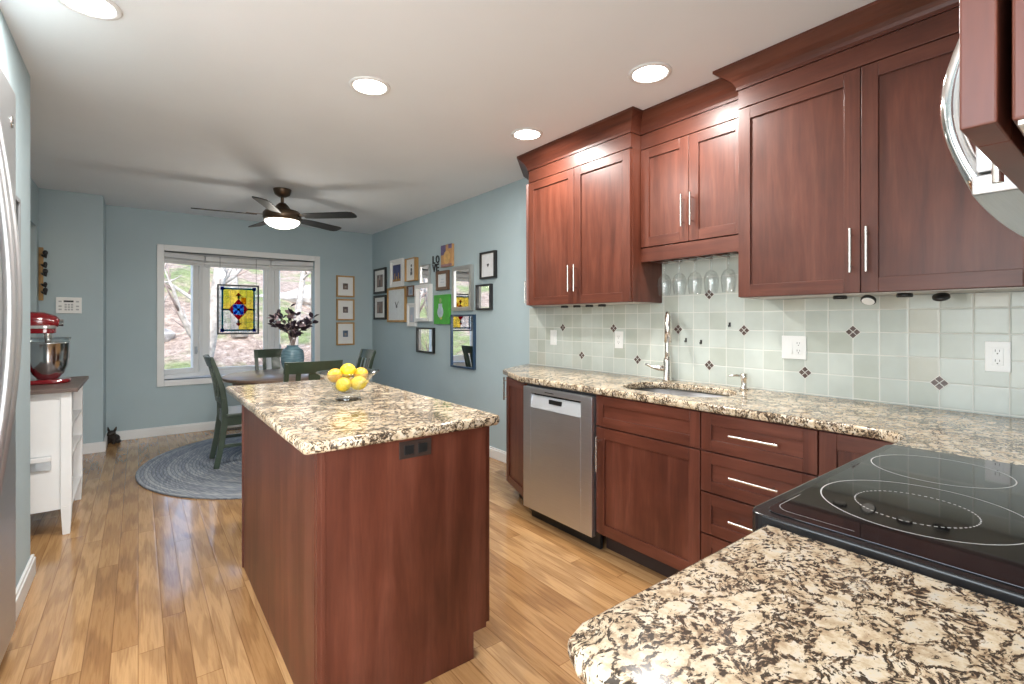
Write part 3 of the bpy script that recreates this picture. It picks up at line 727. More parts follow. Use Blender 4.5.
# backsplash
b = MB(); bx = XW-.009
b.box(bx, XW-.001, -.26, 3.195, CT+.0005, 1.39, M['tile']); b.box(bx, XW-.001, 1.23, 1.876, 1.39, 1.655, M['tile'])
T = .1025
for ky, kz in ((24, 3), (22, 1), (19, 3), (17, 1), (14, 3), (12, 5), (12, 1), (10, 3), (7, 1), (5, 3), (2, 1)):
    cy, cz = .324+T*ky, .9215+T*kz; R = .033
    def dia(c0, c1, r, x, m):
        vs = [b.bm.verts.new((xx, c0+dy*r, c1+dz*r)) for xx in (x, bx+.001) for dy, dz in ((1, 0), (0, 1), (-1, 0), (0, -1))]
        fs = [b.bm.faces.new(vs[:4]), b.bm.faces.new(vs[4:])]+[b.bm.faces.new((vs[i], vs[(i+1) % 4], vs[4+(i+1) % 4], vs[4+i])) for i in range(4)]
        b._fin([], fs, m)
    dia(cy, cz, R, bx-.0008, M['grout'])
    for dy, dz in ((1, 0), (-1, 0), (0, 1), (0, -1)): dia(cy+dy*R*.47, cz+dz*R*.47, R*.40, bx-.0022, M['tilebrown'])
o = b.build('tile_backsplash'); tag(o, 'pale celadon tile backsplash with small brown mosaic diamonds', 'backsplash')

# outlets and switches on the backsplash
def plate(label, name, y1, y0, z1, z0, devs):
    w = y1-y0; t = thing(name, label, 'outlet' if 'outlet' in name else 'switch', (bx-.0005, y1, z0), -PI/2, 'wall plates on the backsplash'); h = z1-z0
    MB().box(0, w, -.006, 0, 0, h, M['whiteplastic']).build('cover_plate', t, .002)
    for kind, cx in devs:
        if kind == 'o':
            r = MB().box(cx-.0165, cx+.0165, -.008, -.006, h/2-.034, h/2+.034, M['whiteplastic']).build('receptacle', t, .001)
            for cz in (h/2-.019, h/2+.019):
                b = MB(); b.box(cx-.007, cx-.005, -.0085, -.0078, cz, cz+.009, M['black']).box(cx+.005, cx+.0066, -.0085, -.0078, cz, cz+.008, M['black']); b.cyl((cx, -.0085, cz-.007), (cx, -.0078, cz-.007), .0025, M['black'], seg=8); b.build('socket', r)
        else: MB().hexa([(cx-.0165, -.006, h/2-.034), (cx+.0165, -.006, h/2-.034), (cx+.0165, -.006, h/2+.034), (cx-.0165, -.006, h/2+.034)], [(cx-.0165, -.011, h/2-.034), (cx+.0165, -.011, h/2-.034), (cx+.0165, -.0065, h/2+.034), (cx-.0165, -.0065, h/2+.034)], M['whiteplastic']).build('rocker', t)
plate('white single switch plate at the far left end of the backsplash', 'wall_switch', 2.925, 2.853, 1.207, 1.09, [('s', .036)])
plate('white single outlet plate left of the faucet', 'wall_outlet', 2.257, 2.185, 1.209, 1.092, [('o', .036)])
plate('white double plate with rocker switch and outlet right of the sink', 'wall_outlet', 1.15, 1.034, 1.205, 1.088, [('s', .035), ('o', .081)])
plate('white single outlet plate at the right end of the backsplash', 'wall_outlet', .392, .32, 1.201, 1.084, [('o', .036)])
# small hooks
for lab, y, z in (('small dark hook on the tile level with the right diamond', 1.43, 1.26), ('small dark hook on the tile just right of the faucet', 1.705, 1.165), ('small dark hook on the tile, second right of the faucet', 1.605, 1.157)):
    b = MB().box(bx-.004, bx, y-.005, y+.005, z-.012, z+.012, M['blackmetal']).tube([(bx-.004, y, z-.006), (bx-.014, y, z-.012), (bx-.018, y, z-.002)], .0022, M['blackmetal'], 6)
    o = b.build('wall_hook'); tag(o, lab, 'hook', 'hooks on the tile')
# puck lights under the wall cabinets
def puck(label, x, y, z, tilt):
    t = thing('puck_light', label, 'light', (x, y, z), 0, 'puck lights under the wall cabinets')
    b = MB().lathe([(0, 0), (.024, 0), (.027, -.004), (.027, -.013), (.023, -.016)], M['black']).build('housing', t)
    g = MB().lathe([(.023, -.0155), (.0, -.0158)], M['whiteplastic']).build('lens', t)
    b.rotation_euler = tilt; g.rotation_euler = tilt
    b.location = g.location = (0, 0, -.5*.052*abs(math.sin(tilt[1])) if tilt[1] else 0)
for lab, y, tl in (('puck light under the near wall cabinet, leftmost of four', .828, 0), ('tilted puck light with white lens under the near wall cabinet', .721, .7), ('puck light under the near wall cabinet, third from the left', .60, .0), ('angled puck light under the near wall cabinet, rightmost of four', .488, -.45)): puck(lab, 2.45, y, 1.391, (0, tl, 0))
for lab, y in (('puck light under the far wall cabinet, leftmost of four', 2.575), ('puck light under the far wall cabinet, second from the left', 2.45), ('puck light under the far wall cabinet, third from the left', 2.33), ('puck light under the far wall cabinet, rightmost of four', 2.215)): puck(lab, 2.45, y, 1.391, (0, 0, 0))
# stemware
wg = None; labs = ('leftmost of five wine glasses hanging above the faucet', 'second from left of five hanging wine glasses', 'middle one of five hanging wine glasses', 'fourth from left of five hanging wine glasses', 'rightmost of five wine glasses, beside the near cabinet')
for lab, y in zip(labs, (1.775, 1.673, 1.573, 1.473, 1.373)):
    if wg is None:
        t = thing('wine_glass', lab, 'wine glass', (2.515, y, 1.4345), 0, 'wine glasses in the stemware rack')
        MB().lathe([(.0315, 0), (.0365, .03), (.040, .065), (.038, .09), (.026, .115), (.006, .128)], M['wineglass'], seg=24).build('bowl', t)
        MB().lathe([(.006, .128), (.004, .135), (.0038, .175), (.008, .19), (.02, .1965), (.034, .1985), (.034, .200), (0, .201)], M['wineglass'], seg=24).build('stem', t); wg = t
    else: dup(wg, (2.515, y, 1.4345), None, lab)

# ------------------------------------------------------------------ range
t = thing('range', 'black glass-top electric range set between granite counters', 'stove', (.905, .46, 0))
RW = .815
MB().box(.025, RW-.025, -.70, -.03, .02, .881, M['blackmetal']).build('body', t, .003)
MB().box(.03, RW-.03, -.03, -.005, .22, .78, M['black']).build('oven_door', t, .004)
b = MB().tube([(.08, -.01, .80), (.08, .035, .80), (RW-.08, .035, .80), (RW-.08, -.01, .80)], .011, M['steel'], 10); b.build('oven_handle', t)
M['glasstop'] = plain('black_ceramic_glass', (.006, .006, .007), .04, var=.3, spec=.6, nscale=40)
M['rim'] = plain('dark_glossy_rim', (.012, .012, .013), .16, spec=.4)
MB().prism(rrect(.0, RW, -.70, .0, .03), .882, .9265, M['rim']).build('cooktop_rim', t, .004, 3)
MB().prism(rrect(.022, RW-.018, -.69, -.022, .025), .9266, .9285, M['glasstop']).build('cooktop_glass', t, .001)
M['mark'] = plain('pale_marking', (.55, .55, .54), .4)
def ringmark(cx, cy, r, w=.0024, dots=0):
    b = MB(); z = .9288; n = 72 if not dots else dots*2
    if dots:
        for k in range(dots):
            a0, a1 = 2*PI*k/dots, 2*PI*(k+.55)/dots
            vs = [b.bm.verts.new((cx+rr*math.cos(a), cy+rr*math.sin(a), z)) for rr, a in ((r, a0), (r+w, a0), (r+w, a1), (r, a1))]; b._fin([], [b.bm.faces.new(vs)], M['mark'])
    else:
        A = [b.bm.verts.new((cx+r*math.cos(2*PI*k/n), cy+r*math.sin(2*PI*k/n), z)) for k in range(n)]; Bq = [b.bm.verts.new((cx+(r+w)*math.cos(2*PI*k/n), cy+(r+w)*math.sin(2*PI*k/n), z)) for k in range(n)]
        b._fin([], [b.bm.faces.new((A[k], Bq[k], Bq[(k+1) % n], A[(k+1) % n])) for k in range(n)], M['mark'])
    b.build('burner_ring', t)
RINGS = [(.265, -.195, .155, 0), (.255, -.19, .090, 60), (.595, -.157, .127, 0), (.25, -.54, .09, 0), (.60, -.50, .105, 0)]
for cx, cy, r, dn in RINGS: ringmark(cx, cy, r, .0024, dn)
b = MB(); z = .9288
P = [(.035+.03*(1-math.cos(a)), -.035-.03*(1-math.sin(a))) for a in [PI/2*k/6 for k in range(7)]]
P = [(.045, -.16)]+[(.045+.03*(1-math.cos(PI/2*k/6)), -.06+.03*math.sin(PI/2*k/6)) for k in range(7)]+[(.16, -.03)]
for (x0, y0), (x1, y1) in zip(P, P[1:]):
    dx, dy = x1-x0, y1-y0; l = math.hypot(dx, dy); nx_, ny_ = -dy/l*.0004, dx/l*.0004
    b._fin([], [b.bm.faces.new([b.bm.verts.new(v) for v in ((x0-nx_, y0-ny_, z), (x1-nx_, y1-ny_, z), (x1+nx_, y1+ny_, z), (x0+nx_, y0+ny_, z))])], M['mark'])
b.build('border_line', t)

# ------------------------------------------------------------------ island
IX0, IX1, IY0, IY1 = .4365, 1.089, 1.557, 2.88
t = thing('kitchen_island', 'cherry kitchen island cabinet under its own granite top', 'kitchen island', (IX0, IY0, 0))
w, dp = IX1-IX0, IY1-IY0
MB().box(.004, w-.022, .006, dp-.004, .10, SB-.001, M['cherry']).box(.004, w-.085, .02, dp-.004, .001, .10, M['cherry']).build('carcass', t)
b = MB(); b.hexa([(.0, 0, .001), (w-.08, 0, .001), (w-.08, 0, .10), (w-.0225, 0, .10), (w-.0225, 0, SB-.001), (0, 0, SB-.001)], [(.0, .018, .001), (w-.08, .018, .001), (w-.08, .018, .10), (w-.0225, .018, .10), (w-.0225, .018, SB-.001), (0, .018, SB-.001)], M['cherry']); b.build('front_panel', t, .001)
MB().box(-.002, .006, .019, dp-.02, .001, SB-.001, M['cherry']).build('side_panel', t, .001)
MB().box(-.008, .012, dp-.02, dp, .001, SB-.001, M['cherry']).build('back_stile', t, .001)
MB().box(.012, .026, -.002, .004, .001, SB-.001, M['cherry']).build('corner_stile', t, .001)
for y0, y1 in ((.006, .44), (.44, .875), (.875, 1.315)):
    sh = MB(); r = .055
    x0, x1 = w-.021, w-.001
    sh.box(x0, x1, y0+.002, y0+r, .112, .872, M['cherry']).box(x0, x1, y1-r, y1-.002, .112, .872, M['cherry']).box(x0, x1, y0+r, y1-r, .112, .112+r, M['cherry_y']).box(x0, x1, y0+r, y1-r, .872-r, .872, M['cherry_y']).box(x0, x1-.01, y0+r, y1-r, .112+r, .872-r, M['cherry'])
    d = sh.build('door', t, .0015)
    kb = MB().lathe([(0, 0), (.005, 0), (.005, .012), (.012, .018), (.012, .024), (0, .026)], M['nickel'], seg=14).build('knob', d); kb.location = (w-.001, y1-.03, .80); kb.rotation_euler = (0, PI/2, 0)
b = MB().box(.27, .392, -.004, .001, .806, .866, M['toe']).build('outlet_plate', t, .002)
for cx in (.305, .357): MB().box(cx-.018, cx+.018, -.006, -.003, .82, .852, M['black']).build('receptacle', b, .001)
o = slab('countertop', [[(.40, 1.523), (1.10, 1.523), (1.122, 1.545), (1.122, 3.13), (1.10, 3.15), (.40, 3.15), (.388, 3.138), (.388, 1.535)]], SB, CT, M['granite'], .014); tag(o, 'granite island countertop carrying the lemon bowl', 'countertop')
# glass bowl with lemons
BX, BY = .775, 2.26
t = tag(MB().lathe([(0, 0), (.055, 0), (.058, .006), (.052, .014), (.046, .026), (.060, .040), (.085, .075), (.108, .105), (.128, .122), (.142, .128), (.141, .1315), (.126, .126), (.104, .109), (.081, .079), (.056, .046), (.03, .034), (0, .032)], M['bowlglass'], seg=48).build('glass_bowl', None, 0, 2, (BX, BY, CT)), 'clear flared glass bowl filled with lemons on the island', 'bowl')
M['lemon'] = plain('lemon_skin', (.80, .55, .02), .38, var=.08, nscale=14)
M['orange'] = plain('orange_lemon_skin', (.82, .42, .03), .38, var=.08, nscale=14)
lem = [('lemon at the near left of the bowl, low', -.034, -.030, .0755, .2, 'lemon'), ('large lemon at the centre front of the bowl', .036, -.032, .077, 1.2, 'lemon'), ('lemon low at the back of the bowl, under the topmost one', .002, .042, .077, .9, 'lemon'), ('orange-tinted lemon at the back left of the bowl', -.057, .020, .113, 2.2, 'orange'), ('orange-yellow lemon against the right side of the bowl', .064, .014, .112, 2.8, 'orange'), ('lemon lying highest at the back of the bowl', .004, .022, .134, .5, 'lemon')]
for lab, x, y, z, a, mk in lem:
    prof = [(0, -.044), (.006, -.042), (.010, -.036), (.022, -.028), (.031, -.012), (.033, .002), (.030, .016), (.020, .029), (.010, .036), (.006, .043), (0, .045)]
    o = MB().lathe([(r*1.0, z_) for r, z_ in prof], M[mk], seg=20).build('lemon', None, 0, 2, (BX+x, BY+y, CT+z)); o.rotation_euler = (PI/2*.9, .2*math.sin(a*3), a); tag(o, lab, 'lemon', 'lemons in the glass bowl')

# ------------------------------------------------------------------ ceiling lights and fan
def recessed(label, x, y, power=12):
    t = thing('recessed_light', label, 'ceiling light', (x, y, ZC), 0, 'recessed ceiling lights')
    MB().lathe([(.083, -.0005), (.105, -.0005), (.103, -.006), (.086, -.008), (.083, -.004)], M['white'], seg=32).build('trim_ring', t)
    MB().lathe([(.084, -.003), (0, -.0035)], M['lens'], seg=32).build('lens', t)
    l = lamp('downlight', 'AREA', (x, y, ZC-.02), (0, 0, 0), power, .16, None, (1, .97, .93), 'DISK'); return t
recessed('round recessed light above the kitchen island', .963, 2.481)
recessed('round recessed light nearest the tall near cabinet', 2.016, 1.507)
recessed('round recessed light near the far angled cabinet end', 2.031, 2.49)
recessed('round recessed light at the top left picture edge', -.154, 2.496)
FX, FY = 1.07, 4.93
t = thing('ceiling_fan', 'bronze five-blade ceiling fan with lit bowl over the dining table', 'ceiling fan', (FX, FY, ZC))
MB().lathe([(0, 0), (.078, 0), (.078, -.012), (.066, -.05), (.03, -.072), (0, -.072)], M['bronze']).build('canopy', t)
MB().cyl((0, 0, -.06), (0, 0, -.15), .014, M['bronze']).build('downrod', t)
MB().lathe([(0, -.13), (.03, -.13), (.05, -.15), (.075, -.185), (.145, -.205), (.165, -.23), (.165, -.27), (.15, -.295), (0, -.295)], M['bronze']).build('motor_housing', t)
MB().lathe([(.148, -.293), (.152, -.30), (.14, -.322), (.11, -.345), (.06, -.362), (0, -.367)], M['fanlens']).build('light_bowl', t)
for k in range(5):
    a = math.radians(172-72*k); b = MB(); R_ = Matrix.Rotation(a, 4, 'Z') @ Matrix.Translation((0, 0, -.255)) @ Matrix.Rotation(math.radians(-12), 4, 'X')
    ol = [(.21, -.045), (.30, -.060), (.66, -.066), (.70, -.055), (.715, -.02), (.715, .035), (.70, .058), (.66, .066), (.30, .055), (.21, .045)]
    bot = [R_ @ Vector((x, y, -.004)) for x, y in ol]; topv = [R_ @ Vector((x, y, .004)) for x, y in ol]
    b.hexa(bot, topv, M['blade']); bl = b.build('blade', t, .002)
    b = MB(); b.hexa([R_ @ Vector((x, y, .0045)) for x, y in ((.12, -.018), (.30, -.03), (.30, .03), (.12, .018))], [R_ @ Vector((x, y, .010)) for x, y in ((.12, -.018), (.30, -.03), (.30, .03), (.12, .018))], M['bronze']); b.build('blade_bracket', bl)
lamp('fan_glow', 'POINT', (FX, FY, ZC-.46), (0, 0, 0), 4, color=(1, .95, .87)).data.shadow_soft_size = .08

# ------------------------------------------------------------------ dining corner
TX, TY = 1.18, 4.92
b = MB(); n = 64
o = MB().prism([(1.2*math.cos(2*PI*k/n), 1.25*math.sin(2*PI*k/n)) for k in range(n)], .001, .012, M['rug']).build('braided_rug', None, .004, 2, (1.18, 5.05, 0)); tag(o, 'round grey-blue braided rug under the dining table', 'rug')
t = thing('dining_table', 'round dark wood dining table in front of the bay window', 'table', (TX, TY, .0125))
MB().lathe([(0, .735), (.56, .735), (.588, .742), (.602, .755), (.602, .765), (.592, .772), (0, .773)], M['tabletop'], seg=64).build('tabletop', t)
MB().lathe([(.47, .66), (.51, .66), (.52, .735), (.47, .735)], M['tabletop'], seg=48).build('apron', t)
MB().lathe([(0, .10), (.09, .10), (.095, .16), (.06, .22), (.055, .35), (.085, .45), (.075, .55), (.05, .60), (.11, .66), (.2, .70), (0, .70)], M['tabletop'], seg=28).build('pedestal', t)
for k in range(4):
    a = PI/4+k*PI/2; Rz = Matrix.Rotation(a, 4, 'Z'); b = MB()
    b.sweepbar([(0, .05, .17), (0, .18, .15), (0, .32, .07), (0, .42, .025)], .05, [.07, .06, .05, .045], M['tabletop'], Rz); b.build('foot', t, .004)
def chair_mesh(t):
    G = M['green']; rear = [(-.27, 0), (-.235, .18), (-.205, .40), (-.205, .50), (-.225, .68), (-.275, .86), (-.305, .95)]
    for s_ in (-1, 1):
        MB().sweepbar([(s_*.195, y, z) for y, z in rear], [.036, .036, .036, .036, .034, .032, .032], [.042, .046, .05, .05, .044, .036, .03], G).build('rear_leg', t, .004)
        MB().sweepbar([(s_*.20, .20, 0), (s_*.20, .205, .43)], [.034, .042], [.034, .042], G).build('front_leg', t, .004)
    MB().prism(rrect(-.225, .225, -.215, .235, .04), .43, .462, G).build('seat', t, .008)
    b = MB(); b.box(-.18, .18, .19, .215, .36, .43, G).box(-.18, .18, -.215, -.19, .36, .43, G)
    for s_ in (-1, 1): b.box(s_*.20-.012, s_*.20+.012, -.19, .19, .36, .43, G)
    b.build('seat_apron', t, .003)
    b = MB()
    for s_ in (-1, 1): b.box(s_*.20-.01, s_*.20+.01, -.23, .19, .17, .20, G)
    b.box(-.19, .19, -.02, 0, .175, .195, G); b.build('stretcher', t, .003)
    # curved top rail
    b = MB(); n = 10
    def loop(z, dy):
        return [(x, -.262-dy-.035*(1-(x/.21)**2)-.012, z) for x in [-.215+.43*k/n for k in range(n+1)]]+[(x, -.262-dy-.035*(1-(x/.21)**2)+.012, z) for x in [.215-.43*k/n for k in range(n+1)]]
    b.hexa(loop(.868, .012), loop(.96, .044), G); b.build('top_rail', t, .003)
    b = MB(); b.hexa(loop(.555, -.052), loop(.60, -.045), G); b.build('lower_rail', t, .003)
    for cx, wd in ((-.115, .035), (0, .085), (.115, .035)):
        oy = -.035*(1-(cx/.21)**2)
        MB().sweepbar([(cx, -.218+oy, .585), (cx, -.235+oy, .72), (cx, -.272+oy, .875)], wd, .014, G).build('back_slat', t, .002)
c0 = thing('dining_chair', 'green dining chair standing left of the table, seen side on', 'chair', (.805, 5.06, .0125), -PI/2-.02, 'green dining chairs'); chair_mesh(c0)
for lab, x, y, rz in (('green dining chair nearest the island with its back to it', 1.075, 4.20, .0), ('green dining chair on the window side of the table', 1.20, 5.54, PI), ('green dining chair right of the table near the picture wall', 1.66, 5.12, PI/2-.05)):
    dup(c0, (x, y, .0125), rz, lab)
# vase with dark leaves
VX, VY = 1.235, 5.25
t = thing('vase', 'ribbed blue ceramic vase holding dark leafy stems on the table', 'vase', (VX, VY, .786))
def vase_mat():
    m, nt, p = newmat('blue_glaze'); n = noise(nt, objco(nt, (1, 1, 6)), 9, 3)
    L(nt, ramp(nt, n.outputs[0], [(.3, (.09, .17, .22)), (.7, (.22, .36, .41))]), p.inputs['Base Color']); p.inputs['Roughness'].default_value = .25; return m
M['vase'] = vase_mat()
pr = [(0, 0), (.06, 0), (.066, .01)]
for k in range(14):
    z = .02+.17*k/13; r = .07+.038*math.sin(PI*min(1, (z+.02)/.24)*.85); pr += [(r, z), (r+.003, z+.006)]
pr += [(.09, .205), (.062, .228), (.052, .236), (.055, .25), (.046, .25), (.046, .235), (0, .23)]
MB().lathe(pr, M['vase'], seg=36).build('vessel', t)
M['leaf'] = plain('dark_purple_leaf', (.045, .03, .045), .4, var=.5, nscale=20)
M['petal'] = plain('dusty_pink_leaf', (.35, .25, .28), .5, var=.3, nscale=20)
pt = tag(bpy.data.objects.new('leafy_bouquet', None), 'dark purple leafy stems spreading from the blue vase', 'bouquet'); COL.objects.link(pt); pt.location = (VX, VY, 1.016)
rnd = random.Random(4)
for k in range(15):
    a = 2*PI*k/15+rnd.uniform(-.2, .2); e = rnd.uniform(.45, 1.35); d = Vector((math.cos(a)*math.cos(e), math.sin(a)*math.cos(e), math.sin(e))); ln = rnd.uniform(.26, .42)
    p0 = Vector((rnd.uniform(-.02, .02), rnd.uniform(-.02, .02), 0)); p1 = p0+Vector((d.x*.3, d.y*.3, 1))*ln*.45; p2 = p1+d*ln*.6
    st = MB().tube([p0-Vector((0, 0, .06)), p0, p1, p2], [.003, .003, .0028, .0018], M['twig'], 6).build('stem', pt)
    b = MB()
    for q in range(13):
        u = rnd.uniform(.25, 1); c = (p1.lerp(p2, (u-.4)/.6) if u > .4 else p0.lerp(p1, u/.4)); la = rnd.uniform(0, 2*PI); lv = (Vector((math.cos(la), math.sin(la), rnd.uniform(-.4, .8)))+d*.5).normalized()
        sd = lv.cross(Vector((rnd.uniform(-1, 1), rnd.uniform(-1, 1), 1))).normalized(); up = sd.cross(lv); ll = rnd.uniform(.055, .095); wl_ = ll*.30
        vs = [b.bm.verts.new(c+lv*ll*a_+sd*wl_*s2+up*h_) for a_, s2, h_ in ((0, 0, 0), (.3, .8, .004), (.6, .9, .006), (1, 0, -.006), (.6, -.9, .006), (.3, -.8, .004), (.5, 0, -.004))]
        mt = M['petal'] if rnd.random() < .12 else M['leaf']
        fs = [b.bm.faces.new((vs[6], vs[i], vs[j])) for i, j in ((0, 1), (1, 2), (2, 3), (3, 4), (4, 5), (5, 0))]; b._fin([], fs, mt, None, True)
    b.build('leaves', st)
# stained glass panel hanging in the centre window
t = thing('stained_glass_panel', 'stained glass panel with red and blue diamond hanging in the bay window', 'stained glass', (1.000, 6.955, 1.113))
SG = {k: stained('stained_'+k, c) for k, c in dict(yellow=(.95, .83, .30), amber=(.92, .58, .06), clear=(.97, .96, .94), red=(.50, .03, .08), blue=(.05, .12, .50), sky=(.15, .42, .75), teal=(.04, .30, .36)).items()}
GW, GH = .465, .621; M['lead'] = plain('lead_came', (.03, .035, .035), .5, .3)
def flat(nm, polys, y=0, th=.004, mat=None):
    b = MB()
    for m, pl in polys:
        a = [(x, y-th/2, z) for x, z in pl]; c = [(x, y+th/2, z) for x, z in pl]; b.hexa(a, c, m)
    return b.build(nm, t)
hw = GW/2; fr = .018
flat('frame', [(M['lead'], [(-hw, 0), (hw, 0), (hw, fr), (-hw, fr)]), (M['lead'], [(-hw, GH-fr), (hw, GH-fr), (hw, GH), (-hw, GH)]), (M['lead'], [(-hw, fr), (-hw+fr, fr), (-hw+fr, GH-fr), (-hw, GH-fr)]), (M['lead'], [(hw-fr, fr), (hw, fr), (hw, GH-fr), (hw-fr, GH-fr)])], 0, .012)
ix, iz0, iz1 = .165, .062, GH-.062; bw = .020
rc = lambda x0, x1, z0, z1: [(x0, z0), (x1, z0), (x1, z1), (x0, z1)]
flat('border_pane', [(SG['clear'], rc(-hw+fr, hw-fr, fr, iz0-bw)), (SG['clear'], rc(-hw+fr, hw-fr, iz1+bw, GH-fr)), (SG['clear'], rc(-hw+fr, -ix-bw, iz0-bw, iz1+bw)), (SG['clear'], rc(ix+bw, hw-fr, iz0-bw, iz1+bw))])
flat('teal_band', [(SG['teal'], rc(-ix-bw, ix+bw, iz0-bw, iz0)), (SG['teal'], rc(-ix-bw, ix+bw, iz1, iz1+bw)), (SG['teal'], rc(-ix-bw, -ix, iz0, iz1)), (SG['teal'], rc(ix, ix+bw, iz0, iz1))])
for sx in (-1, 1):
    for sz in (iz0-.012, iz1+.012): flat('corner_square', [(SG['blue'], rc(sx*(ix+.012)-.02, sx*(ix+.012)+.02, sz-.02, sz+.02))], -.003)
cz = GH/2
DX, DZ = .11, .135
for m_, sx, sz in (('yellow', -1, 1), ('yellow', 1, 1), ('clear', -1, -1), ('yellow', 1, -1)):
    flat('field_pane', [(SG[m_], [(sx*ix, cz), (sx*DX, cz), (0, cz+sz*DZ), (0, iz1 if sz > 0 else iz0), (sx*ix, iz1 if sz > 0 else iz0)])])
flat('amber_pane', [(SG['amber'], rc(.03, .085, cz+.07, cz+.15))], -.003)
flat('lead_line', [(M['lead'], rc(x-.0015, x+.0015, iz0, iz1)) for x in (-.085, .085)]+[(M['lead'], rc(-ix, ix, z-.0015, z+.0015)) for z in (cz-.16, cz+.16)]+[(M['lead'], rc(-.0015, .0015, fr, iz0-bw)), (M['lead'], rc(-.0015, .0015, iz1+bw, GH-fr)), (M['lead'], rc(-hw+fr, -ix-bw, .17, .173)), (M['lead'], rc(-hw+fr, -ix-bw, .46, .463)), (M['lead'], rc(ix+bw, hw-fr, .17, .173)), (M['lead'], rc(ix+bw, hw-fr, .46, .463))], -.002, .006)
flat('diamond', [(SG['red'], [(-.056, cz+.066), (.056, cz+.066), (0, cz+DZ)]), (SG['red'], [(-.056, cz-.066), (0, cz-DZ), (.056, cz-.066)]), (SG['red'], [(-.06, cz-.061), (-.06, cz+.061), (-DX, cz)]), (SG['red'], [(.06, cz-.061), (DX, cz), (.06, cz+.061)])])
pp = [(.06, cz), (.058, cz+.064), (0, cz+.066), (-.058, cz+.064), (-.06, cz), (-.058, cz-.064), (0, cz-.066), (.058, cz-.064)]
for k in range(8): flat('petal', [(SG['blue' if k % 2 else 'sky'], [(0, cz), ((pp[k][0]+pp[k-1][0])/2, (pp[k][1]+pp[k-1][1])/2), pp[k], ((pp[k][0]+pp[(k+1) % 8][0])/2, (pp[k][1]+pp[(k+1) % 8][1])/2)])])
flat('lead_line', [(M['lead'], [(DX*x0, cz+DZ*z0-.002), (DX*x1, cz+DZ*z1-.002), (DX*x1, cz+DZ*z1+.002), (DX*x0, cz+DZ*z0+.002)]) for x0, z0, x1, z1 in ((-1, 0, 0, 1), (0, 1, 1, 0), (-1, 0, 0, -1), (0, -1, 1, 0))], -.002, .006)
flat('flower_centre', [(SG['red'], [(.016*math.cos(a), cz+.016*math.sin(a)) for a in [2*PI*k/8 for k in range(8)]])], -.006)
flat('connector', [(SG['teal'], rc(-.012, .012, cz+.135, cz+.175)), (SG['teal'], rc(-.012, .012, cz-.175, cz-.135)), (SG['teal'], rc(-ix-.005, -.105, cz-.010, cz+.010)), (SG['teal'], rc(.105, ix+.005, cz-.010, cz+.010))], -.005)
flat('arrowhead', [(SG['red'], [(-.035, cz+.17), (.035, cz+.17), (0, cz+.21)]), (SG['red'], [(-.035, cz-.17), (0, cz-.21), (.035, cz-.17)]), (SG['red'], [(-ix-.03, cz), (-ix, cz-.012), (-ix, cz+.012)]), (SG['red'], [(ix, cz-.012), (ix+.03, cz), (ix, cz+.012)])], -.009)
for sx in (-1, 1):
    b = MB().cyl((sx*.2, 0, GH-.004), (sx*.2, 0, WZ1-1.113-.001), .0022, M['blackmetal'], seg=6); b.build('hanging_chain', t)

# ------------------------------------------------------------------ pictures and mirrors
def picture(name, label, cat, y1, y0, z1, z0, fm, fw, depth, inner='paper', art=None, wall='r', group=None, mat_w=0):
    """hung flat; local x to the viewer's right, z up, y into the wall"""
    w, h = y1-y0, z1-z0
    if wall == 'r': t = thing(name, label, cat, (XW-.001, y1, z0), -PI/2, group)
    else: t = thing(name, label, cat, (y0, YW-.001, z0), 0, group)
    b = MB(); m = fm
    b.box(0, fw, -depth, 0, 0, h, m).box(w-fw, w, -depth, 0, 0, h, m).box(fw, w-fw, -depth, 0, 0, fw, m).box(fw, w-fw, -depth, 0, h-fw, h, m); b.build('frame', t, .0015)
    MB().box(fw-.001, w-fw+.001, -depth*.55, -.001, fw-.001, h-fw+.001, M[inner]).build('mirror_plate' if inner == 'mirror' else 'mat_board', t)
    if art: art(t, w, h, -depth*.55)
    return t
def blobs(name, bgc, spots, x0, x1, z0, z1, glossy=.3):
    """print made as one flat sheet with raised ink shapes in fractions of the sheet"""
    def f(t, w, h, y):
        b = MB(); b.box(w*x0, w*x1, y-.0012, y, h*z0, h*z1, plain(name+'_ground', bgc, glossy, var=.05 if sum(bgc) > 1 else .25, nscale=25))
        W_, H_ = w*(x1-x0), h*(z1-z0)
        for i, (c, pl) in enumerate(spots):
            m = plain(name+'_ink', c, glossy, var=.15)
            a = [(w*x0+W_*px, y-.0013-.0002*i, h*z0+H_*pz) for px, pz in pl]; b.hexa([(p[0], y-.0024-.0002*i, p[2]) for p in a], a, m)
        b.build('print', t)
    return f
sq = lambda a, b, c, d: [(a, c), (b, c), (b, d), (a, d)]
def el(cx, cz, rx, rz, n=14): return [(cx+rx*math.cos(2*PI*k/n), cz+rz*math.sin(2*PI*k/n)) for k in range(n)]
GP = 'framed pictures and mirrors on the picture wall'
bld = [((.30, .20, .17), sq(.1, .4, .1, .75)), ((.26, .18, .15), sq(.6, .92, .1, .8)), ((.10, .09, .09), sq(.42, .58, 0, .5)), ((.45, .40, .36), sq(.4, .6, .6, .95))]
picture('picture_frame', 'black framed townhouse photo, upper of the pair by the room corner', 'picture', 6.61, 6.20, 2.0, 1.655, M['black'], .028, .025, art=blobs('street', (.16, .12, .11), bld, .26, .74, .26, .74), group=GP)
picture('picture_frame', 'black framed townhouse photo, lower of the pair by the room corner', 'picture', 6.61, 6.20, 1.63, 1.30, M['black'], .028, .025, art=blobs('street_low', (.20, .15, .14), bld[:3], .26, .74, .26, .74), group=GP)
tow = [((.5, .27, .05), sq(.22, .3, .05, .5)), ((.5, .27, .05), sq(.7, .78, .05, .5)), ((.35, .16, .03), sq(0, 1, 0, .14)), ((.6, .38, .1), sq(.45, .55, .05, .3))]
